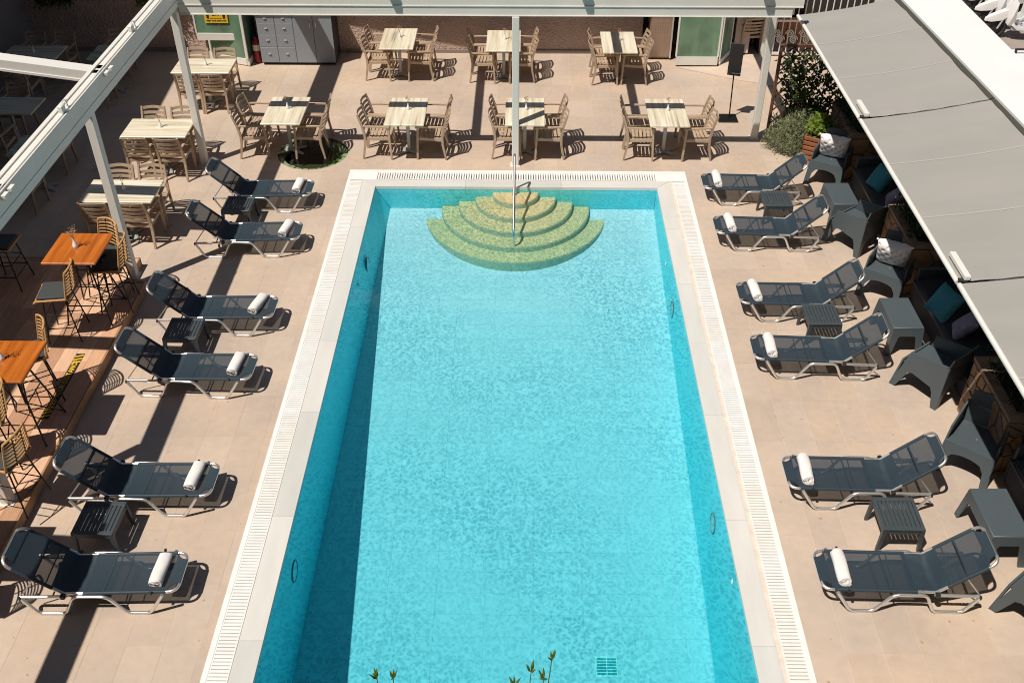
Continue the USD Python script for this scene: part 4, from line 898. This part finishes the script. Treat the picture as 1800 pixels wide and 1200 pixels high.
def pillow(name, label, loc, R, size, m, tuft=False, seed=0):
    n = 41; u = np.linspace(-1, 1, n); U, V = np.meshgrid(u, u, indexing='ij'); e = np.clip((1-U**4)*(1-V**4), 0, 1)**.5
    pin = 1-.10*(1-np.abs(U))*0; bx = U*size*(1-.06*(1-V*V)); by = V*size*(1-.06*(1-U*U))
    h = .085*e*(size/.2)
    if tuft: h = h*(1-.42*np.exp(-((np.sin(3.6*PI*(U+V)/2)**2+np.sin(3.6*PI*(U-V)/2)**2)/.30)))+.003*np.sin(40*U)*np.sin(37*V)*e
    t = thing(name, label, 'cushion', loc); b = MB()
    for s in (1, -1):
        P = np.stack([bx, by, s*h], -1).reshape(-1, 3); i = np.arange(n*n).reshape(n, n)
        f = np.stack([i[:-1, :-1], i[1:, :-1], i[1:, 1:], i[:-1, 1:]], -1).reshape(-1, 4); b.add(P, f if s > 0 else f[:, ::-1], R)
    obj('cover', b, m, t, 80)
    if tuft:
        b = MB()
        for sx in (-1, 1):
            for sy in (-1, 1): b.put(MB().lathe([(0, -.016), (.012, -.01), (.016, 0), (.012, .01), (0, .016)], 8, (sx*size, sy*size, 0)), R)
        obj('pompom', b, m, t, 60)
for (x, y, r, lab), who in ((A[0], 'far grey armchair by the slatted planter'), (A[2], 'grey armchair in front of the stone planter')):
    R = RZ(r+.12)@RX(PI/2-.46); o = RZ(r)@np.array([.02, -.05, .590]); pillow('tufted_cushion', f'white tufted cushion leaning on the {who}', (x+o[0], y+o[1], o[2]), R, .235, 'cushion_white', True)

# ------------------------------------------------------------------ sofas under the awning
def sofa(y0, y1, lab):
    t = thing('outdoor_sofa', f'dark sofa in the shade under the awning, {lab}', 'sofa', (5.62, (y0+y1)/2, 0), 0, 'dark sofas under the awning'); L = y1-y0
    b = MB(); b.cbox((0, 0, .17), (.58, L-.04, .30), .02); obj('base', b, 'sofa_dark', t)
    b = MB(); b.cbox((-.02, 0, .365), (.56, L-.16, .11), .03); obj('seat_cushion', b, 'sofa_dark', t, 40)
    b = MB(); b.cbox((-.295, 0, .335), (.03, L-.06, .05), .01); obj('front_rail', b, 'slat_plastic', t)
    b = MB(); b.cbox((.20, 0, .56), (.14, L-.12, .42), .03, RY(.12)); obj('backrest', b, 'sofa_dark', t, 40)
    for s in (-1, 1): b = MB(); b.cbox((0, s*(L/2-.035), .30), (.58, .06, .52), .02); obj('arm', b, 'grey_plastic', t)
sofa(12.62, 14.45, 'between the two farther stone planters'); sofa(9.12, 11.28, 'between the two nearer stone planters'); sofa(5.7, 7.85, 'nearest the camera at the right edge')
pillow('teal_cushion', 'teal cushion on the farther dark sofa', (5.50, 13.72, .55), RZ(.3)@RY(-1.0), .19, 'cushion_teal')
pillow('teal_cushion', 'teal cushion on the middle dark sofa', (5.40, 10.42, .56), RZ(.3)@RY(-1.0), .21, 'cushion_teal')
pillow('lilac_cushion', 'lilac patterned cushion on the farther dark sofa', (5.60, 13.22, .52), RZ(-.3)@RY(-.8), .17, 'cushion_lilac')
pillow('lilac_cushion', 'lilac patterned cushion on the middle dark sofa', (5.52, 9.98, .53), RZ(-.3)@RY(-.9), .18, 'cushion_lilac')
# ------------------------------------------------------------------ parapet and awnings on the right
pw_ = thing('parapet_wall', 'broad white-topped boundary wall behind the awnings on the right', 'wall')
b = MB(); b.poly(Polygon([(5.815, 16.6), (6.34, 2.0), (6.76, 2.0), (6.70, 16.6)]), -.9, 2.66); obj('wall', b, 'plaster_white', pw_)
b = MB(); b.poly(Polygon([(5.795, 16.62), (6.32, 1.9), (6.79, 1.9), (6.73, 16.62)]), 2.66, 2.72); obj('coping', b, 'parapet_paint', pw_)
def bx(y): return 5.62+(22-y)*.036                      # inner face of the wall
def awning(y0, y1, lab, bracket):
    t = thing('awning', f'grey-beige fabric awning sloping out from the white wall, {lab}', 'awning', group='fabric awnings on the right')
    n = 3; e = (y1-y0)/n; Z0, Z1 = 2.405, 2.675
    def P(y, u, k=0): 
        x1 = bx(y)-.085-.012*math.sin(5*y)-.012*math.sin(2.1*y); s = -.026*math.sin(PI*u)+.0035*math.sin(23*y+6*u)*u*u*math.exp(-((y-y1)/.35)**2)+.004*math.sin(31*u+2*y)*math.exp(-((y-y0)/.3)**2)-.006*math.sin(PI*u)*math.sin(2*PI*(y-y0)/e)+.003*math.sin(9*u+4*y)*u*(1-u); return (4.33+u*(x1-4.33), y, Z0+u*(Z1-Z0)+s+k)
    for i in range(n):
        b = MB(); ya, yb = y0+i*e+.003, y0+(i+1)*e-.003; Y = np.linspace(ya, yb, 17); U = np.linspace(0, 1, 25)
        g_ = np.array([[P(y, u) for u in U] for y in Y]); i_ = np.arange(425).reshape(17, 25)
        f = np.stack([i_[:-1, :-1], i_[:-1, 1:], i_[1:, 1:], i_[1:, :-1]], -1).reshape(-1, 4)
        v = np.vstack([g_.reshape(-1, 3), g_.reshape(-1, 3)-[0, 0, .003]]); b.add(v, np.vstack([f[:, ::-1], f+425])); obj('fabric_panel', b, 'fabric_awning', t, 60)
    for i in range(1, n):
        y = y0+i*e; b = MB(); b.sweep([P(y, u, .003) for u in np.linspace(0, 1, 12)], .022, .004); obj('seam', b, 'awning_seam', t)
    b = MB(); b.tube([(4.318, y0+.01, 2.395), (4.318, y1-.01, 2.395)], .026, 12); obj('front_bar', b, 'white_paint', t, 40)
    for yy_, L in bracket:
        b = MB(); b.cbox((4.395, yy_, 2.455), (.062, L, .05), .006); br = obj('end_profile', b, 'white_paint', t)
        b = MB(); b.cbox((4.36, yy_-L/2+.02, 2.42), (.09, .05, .03), .005); obj('clamp', b, 'charcoal', br)
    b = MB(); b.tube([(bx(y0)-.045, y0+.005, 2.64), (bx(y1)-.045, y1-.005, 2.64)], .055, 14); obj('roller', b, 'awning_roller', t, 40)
    for k in (.18, .82):
        y = y0+(y1-y0)*k; b = MB(); b.bar((4.36, y, 2.36), (bx(y)-.02, y+.25, 2.50), .03, .04); obj('arm', b, 'white_paint', t)
awning(11.905, 15.63, 'farthest of the three', [(12.10, .42)])
awning(8.20, 11.88, 'middle one', [(8.42, .46)])
awning(3.8, 8.175, 'nearest the camera', [])

# ------------------------------------------------------------------ stone-clad planters
SM = [f'rubble_{c}' for c in 'abcd']
def stones(par, w, h, R, t, seed):                      # irregular flat stones on a w x h face (local x, y; thickness z)
    g = np.random.default_rng(seed); k = max(6, int(w*h/.030)); A_ = sbox(0, 0, w, h)
    p = g.uniform(0, 1, (k, 2))*(w, h)
    for _ in range(3):
        q = np.vstack([p, p*(-1, 1), p*(1, -1), (2*w, 0)+p*(-1, 1), (0, 2*h)+p*(1, -1)]); vo = Voronoi(q)
        cells = [Polygon(vo.vertices[vo.regions[vo.point_region[i]]]) for i in range(k)]; p = np.array([(.5*np.array(c.centroid.coords[0])+.5*p[i]) for i, c in enumerate(cells)])
    for c in cells:
        c = c.intersection(A_).buffer(-.011, join_style=1, quad_segs=1)
        if c.area < .002: continue
        c = c.simplify(.004); b = MB(); b.poly(c, -.01, .016+g.uniform(-.004, .006), R, t); obj('stone', b, SM[int(g.integers(4))], par)
def planter(y0, y1, x0, h, lab, seed, leafmat='leaf_dark', nl=2400):
    x1 = bx((y0+y1)/2)-.02
    t = thing('stone_planter', f'stone-clad planter with a shrub under the awning, {lab}', 'planter', (0, 0, 0))
    b = MB(); b.span((x0, y0, 0), (x1, y1, h-.05)); obj('core', b, 'mortar', t)
    stones(t, y1-y0, h-.06, np.array([[0, 0, -1.], [-1, 0, 0], [0, 1, 0]]), (x0, y1, .0), seed)
    stones(t, x1-x0, h-.06, np.array([[1., 0, 0], [0, 0, -1.], [0, 1, 0]]), (x0, y0, .0), seed+1)
    stones(t, x1-x0, h-.06, np.array([[-1., 0, 0], [0, 0, 1.], [0, 1, 0]]), (x1, y1, .0), seed+2)
    b = MB(); b.poly(sbox(x0-.02, y0-.02, x1, y1+.02).difference(sbox(x0+.10, y0+.10, x1-.06, y1-.10)), h-.05, h); obj('rim', b, 'rubble_d', t)
    b = MB(); b.span((x0+.10, y0+.1, h-.06), (x1-.06, y1-.1, h-.03)); obj('soil', b, 'soil', t)
    b = MB(); L_ = y1-y0
    b.add(*leaves(nl, lambda g, n: np.c_[np.clip(g.normal((x0+x1)/2+.02, .16, n), x0+.02, x1+.0), g.uniform(y0+.06, y1-.10, n), h-.02+np.abs(g.normal(0, .24, n))], .12, seed+5, .20, .5)); obj('foliage', b, leafmat, t)
planter(14.70, 15.95, 5.28, .80, 'farthest one beyond the first sofa', 100)
planter(11.42, 12.50, 5.25, .80, 'middle one behind the second cushioned armchair', 120)
planter(7.98, 9.02, 5.25, .80, 'nearest one behind the empty armchair', 140)
pq = thing('wall_plaque', 'small dark blue plaque on the face of the middle stone planter', 'plaque', (5.222, 11.93, .62)); b = MB(); b.cbox((0, 0, 0), (.012, .16, .20), .003); obj('plate', b, 'plaque_blue', pq)

# ------------------------------------------------------------------ trellis, climber, shrubs in the planting bed
tr = thing('trellis', 'brown wooden diamond lattice trellis beside the right post', 'trellis', (0, 16.08, 0)); x0, x1, h = 4.27, 5.55, 1.73
for x in (x0, x1): b = MB(); b.cbox((x, 0, h/2), (.05, .05, h), .004); obj('frame', b, 'trellis_wood', tr)
for z in (.10, h): b = MB(); b.cbox(((x0+x1)/2, 0, z), (x1-x0+.05, .05, .05), .004); obj('frame', b, 'trellis_wood', tr)
A_ = sbox(x0+.025, .125, x1-.025, h-.025)
for d in (1, -1):
    for k in np.arange(-2.2, 3.2, .235):
        if d > 0: ln = LineString([(x0+k, 0), (x0+k+2, 2)])
        else: ln = LineString([(x0+k, 2), (x0+k+2, 0)])
        c = ln.intersection(A_)
        if c.is_empty or c.length < .06: continue
        (a0, c0), (a1, c1) = c.coords[0], c.coords[-1]; b = MB(); b.bar((a0, d*.007, c0), (a1, d*.007, c1), .012, .022); obj('lath', b, 'trellis_wood', tr)
cl = thing('climbing_plant', 'climbing plant with dark and yellow-green leaves growing on the trellis', 'plant', (0, 16.08, 0))
b = MB()
for i in range(5):
    xs_ = 4.45+.23*i; b.tube([(xs_+.05*math.sin(3*k+i), -.05-.02*math.cos(5*k), k*1.6) for k in np.linspace(0, 1, 8)], np.linspace(.014, .005, 8), 5)
obj('stem', b, 'bark', cl)
def vine(g, n):
    c = g.integers(0, 5, n); z = g.uniform(0, 1.62, n); w = np.where(c < 2, .12, .15)*(1-.3*z/1.6)
    return np.c_[4.50+.22*c+.08*np.sin(3*z+c)+g.normal(0, 1, n)*w*.6, g.normal(-.04, .07, n), z]
b = MB(); b.add(*leaves(2600, vine, .085, 51, .55, .1)); obj('foliage', b, 'leaf_dark', cl)
b = MB(); b.add(*leaves(800, lambda g, n: vine(g, n)+[.12, -.06, 0], .085, 52, .6, .1)); obj('young_leaves', b, 'leaf_vine', cl)
bed = thing('planting_bed', 'small soil bed at the foot of the trellis', 'planting bed'); b = MB(); b.poly(Polygon([(4.3, 16.3), (5.35, 16.3), (5.35, 15.65), (4.62, 15.62), (4.28, 15.9)]), -.003, .03); obj('soil', b, 'soil', bed)
lv = thing('lavender_bush', 'grey-green lavender bush sprawling in front of the trellis', 'shrub', (4.70, 15.80, 0)); b = MB()
for i in range(46):
    a, r = rng.uniform(0, 2*PI), rng.uniform(.15, .5); b.tube([(0, 0, .02), (r*.5*math.cos(a), r*.45*math.sin(a), .26), (r*math.cos(a), r*.8*math.sin(a), rng.uniform(.25, .55))], .004, 4)
obj('stem', b, 'bark', lv)
def mound(rx, ry, h):
    def f(g, n):
        d = g.normal(size=(n, 3)); d[:, 2] = np.abs(d[:, 2]); d /= np.linalg.norm(d, axis=1, keepdims=True); k = g.uniform(.35, 1, n)[:, None]**.5
        lump = .80+.35*meshkit.noise(d*3.1, 3)[:, None]; return d*k*lump*[rx, ry, h]+[0, 0, .03]
    return f
b = MB(); b.add(*leaves(6500, mound(.52, .42, .66), .085, 61, .18, .6)); obj('foliage', b, 'leaf_grey', lv)
b = MB(); b.add(*leaves(160, lambda g, n: mound(.58, .48, .62)(g, n)*[1.05, 1.05, 1.0], .05, 62, .3, .8)); obj('blossom', b, 'petal_purple', lv)
b = MB(); b.add(*leaves(150, lambda g, n: np.c_[g.normal(-.05, .20, n), g.normal(-.52, .10, n), np.full(n, .006)], .03, 63, .5, 0)); obj('fallen_leaves', b, 'leaf_bronze', lv)
gb = thing('green_bush', 'bright green leafy bush behind the lavender', 'shrub', (5.0, 15.95, 0)); b = MB(); b.tube([(0, 0, 0), (.02, 0, .3)], .02, 6); obj('stem', b, 'bark', gb)
b = MB(); b.add(*leaves(1500, lambda g, n: mound(.30, .25, .45)(g, n)+[0, 0, .25], .085, 64, .5)); obj('foliage', b, 'leaf_green', gb)
cp = thing('slatted_planter', 'square planter of rust-brown horizontal slats holding a lime bush', 'planter', (4.97, 15.33, 0), -.55); w = .40
for k in range(6):
    for a in range(4):
        R = RZ(a*HP); b = MB(); b.put(MB().cbox((0, -w/2, .05+.085*k), (w+.03, .03, .066), .012), R); obj('slat', b, 'corten', cp)
b = MB(); b.span((-w/2+.02, -w/2+.02, .0), (w/2-.02, w/2-.02, .49)); obj('soil', b, 'soil', cp)
lb = thing('lime_bush', 'rounded lime-green bush growing in the slatted planter', 'shrub', (4.95, 15.36, .49)); b = MB(); b.tube([(0, 0, 0), (0, .01, .15)], .015, 6); obj('stem', b, 'bark', lb)
b = MB(); b.add(*leaves(1200, mound(.21, .20, .30), .075, 65, .6)); obj('foliage', b, 'leaf_lime', lb)

# ------------------------------------------------------------------ street side: scooters and a van beyond the wall
sc_ = [0]
def make_scooter(name, label, group):
    t = thing(name, label, 'scooter', group=group)            # faces -x, front wheel at the origin
    def wheel(x, r):
        b = MB(); q = np.linspace(0, 2*PI, 25)[:-1]; b.tube(np.c_[x+(r-.05)*np.cos(q), np.zeros(24), r+(r-.05)*np.sin(q)], .05, 8, True); w = obj('wheel', b, 'rubber', t, 50)
        b = MB(); v = MB().lathe([(0, -.03), (r*.55, -.02), (r*.55, .02), (0, .03)], 18); b.put(v, RX(HP), (x, 0, r)); obj('rim', b, 'charcoal', w)
    wheel(0, .24); wheel(1.22, .24)
    b = MB(); b.hull([(x, s*w, z) for s in (-1, 1) for x, w, z in ((-.31, .03, .40), (-.30, .045, .46), (-.20, .075, .53), (-.02, .095, .58), (.16, .09, .70), (.21, .09, .56), (.05, .095, .44), (-.18, .08, .40))]); obj('front_fender', b, 'scooter_white', t, 60)
    for s in (-1, 1): b = MB(); b.tube([(0, s*.075, .24), (.14, s*.07, .62)], .022, 8); obj('fork', b, 'scooter_grey', t, 40)
    b = MB(); b.hull([(.20, s*.13, .34) for s in (-1, 1)]+[(.13, 0, .40), (.08, 0, .72)]+[(.24, s*.22, .60) for s in (-1, 1)]+[(.30, s*.19, .88) for s in (-1, 1)]+[(.22, s*.10, .98) for s in (-1, 1)]+[(.34, s*.16, .35) for s in (-1, 1)]); obj('front_shield', b, 'scooter_white', t, 40)
    b = MB(); b.cbox((.56, 0, .27), (.52, .34, .09), .03); obj('footboard', b, 'scooter_grey', t)
    for s in (-1, 1): b = MB(); b.sweep([(.30, s*.18, .38), (.42, s*.19, .29), (.74, s*.19, .28), (.88, s*.17, .40)], .03, .06); obj('side_trim', b, 'scooter_white', t, 40)
    b = MB(); b.hull([(.78, s*.15, .32) for s in (-1, 1)]+[(.80, s*.17, .66) for s in (-1, 1)]+[(1.30, s*.19, .68) for s in (-1, 1)]+[(1.62, s*.09, .80) for s in (-1, 1)]+[(1.40, s*.15, .48) for s in (-1, 1)]); obj('rear_body', b, 'scooter_white', t, 40)
    b = MB(); b.hull([(.80, s*.13, .68) for s in (-1, 1)]+[(.86, s*.14, .77) for s in (-1, 1)]+[(1.5, s*.13, .84) for s in (-1, 1)]+[(1.55, s*.10, .78) for s in (-1, 1)]); obj('seat', b, 'rubber', t, 40)
    b = MB(); b.tube([(.30, -.33, 1.04), (.25, 0, 1.0), (.30, .33, 1.04)], .016, 8); obj('handlebar', b, 'rubber', t, 40)
    b = MB(); b.hull([(.16, s*.10, .97) for s in (-1, 1)]+[(.18, s*.11, 1.08) for s in (-1, 1)]+[(.34, s*.12, 1.09) for s in (-1, 1)]+[(.34, s*.08, .96) for s in (-1, 1)]); hd = obj('headset', b, 'scooter_white', t, 40)
    b = MB(); b.hull([(.150, s*.06, 1.0) for s in (-1, 1)]+[(.165, s*.07, 1.06) for s in (-1, 1)]+[(.19, s*.06, 1.03) for s in (-1, 1)]); obj('headlight', b, 'glass_dark', hd)
    for s in (-1, 1): b = MB(); b.tube([(.28, s*.2, 1.04), (.26, s*.26, 1.24)], .007, 5); b.cbox((.25, s*.27, 1.27), (.02, .11, .07), .008); obj('mirror', b, 'rubber', t)
    b = MB(); b.tube([(1.0, .18, .30), (1.5, .20, .34)], .045, 8); obj('exhaust', b, 'scooter_grey', t, 40)
    return t
for i, (y, lab) in enumerate(((23.42, 'nearest of the row'), (24.12, 'second of the row'), (24.87, 'third of the row'), (25.55, 'fourth of the row'), (26.25, 'farthest of the row'))):
    place('scooter', make_scooter, 'parked_scooter', (11.22+.02*i, y, -.9), -.12+rng.uniform(-.06, .06), f'white scooter parked on the street beyond the white wall, {lab}', 'white scooters parked on the street')
tb = thing('top_case', 'amber-yellow lamp unit on the scooter row at the top right corner', 'lamp', (12.55, 24.35, .02)); b = MB(); b.lathe([(0, 0), (.13, 0), (.15, .06), (.10, .16), (0, .18)], 16); obj('lens', b, 'lamp_amber', tb, 50); b = MB(); b.tube([(0, 0, -.92), (0, 0, .01)], .03, 8); obj('pole', b, 'scooter_grey', tb, 40)
vn = thing('white_van', 'white van with a dark roof rail at the right edge beyond the wall', 'van', (11.4, 18.72, -.9))
b = MB(); b.hull([(x, y, z) for x, z, w in ((-2.4, .30, .80), (2.4, .30, .80), (-2.4, .72, .80), (2.4, 1.1, .78), (-2.05, 1.24, .68), (2.35, 1.26, .68), (-1.9, 1.30, .62), (2.2, 1.32, .62)) for y in (-w, w)]); obj('body', b, 'van_white', vn, 30)
b = MB(); b.hull([(-2.41, s*.70, .78) for s in (-1, 1)]+[(-2.10, s*.64, 1.22) for s in (-1, 1)]+[(-2.39, s*.70, .79) for s in (-1, 1)]+[(-2.08, s*.64, 1.23) for s in (-1, 1)]); obj('windscreen', b, 'glass_dark', vn)
for s in (-1, 1):
    b = MB(); b.bar((-1.72, s*.42, 1.385), (1.9, s*.42, 1.385), .035, .03)
    for x in (-1.70, -.4, .8, 1.88): b.bar((x, s*.42, 1.30), (x, s*.42, 1.375), .03, .04, (1, 0, 0))
    obj('roof_rail', b, 'charcoal', vn)
for x in (-1.5, 1.5):
    for s in (-1, 1): b = MB(); b.put(MB().lathe([(0, -.09), (.30, -.09), (.33, -.05), (.33, .05), (.30, .09), (0, .09)], 20), RX(HP), (x, s*.74, .33)); obj('wheel', b, 'rubber', vn, 40)
st_ = MB(); st_.box((9.4, 22, -.862), (3.2, 40, .075)); struct('pavement', st_, 'pavement', label='pinkish pavement along the outside of the white wall')

# ------------------------------------------------------------------ potted plant at the near end, its tips reach into the picture
np_ = thing('tall_potted_plant', 'tall thin-stemmed plant whose leafy tips show at the bottom edge', 'plant', (0, 3.05, 0))
b = MB(); b.cbox((-.3, 0, .22), (1.7, .40, .44), .02); obj('pot', b, 'terracotta_pot', np_)
b = MB(); b.span((-1.12, -.17, .44), (.52, .17, .452)); obj('soil', b, 'soil', np_)
tips = ((.20, .55, 2.80), (.075, .55, 2.665), (.155, .55, 2.60), (-.89, .55, 2.575), (-.79, .55, 2.575), (-.03, .55, 2.52), (-.5, .50, 2.2), (.35, .5, 2.25))
lf = MB()
for i, (x, y, z) in enumerate(tips):
    x0 = -.3+(x+.3)*.6; g = np.random.default_rng(80+i); q = np.linspace(0, 1, 9); P = np.c_[x0+(x-x0)*q**1.4, y*q**1.6, .45+(z-.45)*q]
    b = MB(); b.tube(P, np.linspace(.012, .0028, 9), 6); obj('stem', b, 'bark' if i > 5 else 'leaf_bronze', np_)
    for k in list(np.linspace(.45, .93, 9))+[.985]*6:
        c = np.array([np.interp(k, q, P[:, j]) for j in range(3)]); a = g.uniform(0, 2*PI); tip_ = k > .95; d = np.array([math.cos(a)*.75, math.sin(a)*.75, 1.1 if tip_ else .25]); d /= np.linalg.norm(d); L = g.uniform(.055, .09)
        w = np.cross(d, (0, 0, 1.)); w /= np.linalg.norm(w); u = np.cross(w, d); s_ = [c, c+d*L*.35+w*L*.13-u*.004, c+d*L*.7+w*L*.08, c+d*L, c+d*L*.7-w*L*.08, c+d*L*.35-w*L*.13-u*.004, c+d*L*.5+u*.006]
        lf.add(s_, [[0, 1, 6], [1, 2, 6], [2, 3, 6], [3, 4, 6], [4, 5, 6], [5, 0, 6]])
obj('foliage', lf, 'leaf_bronze', np_)
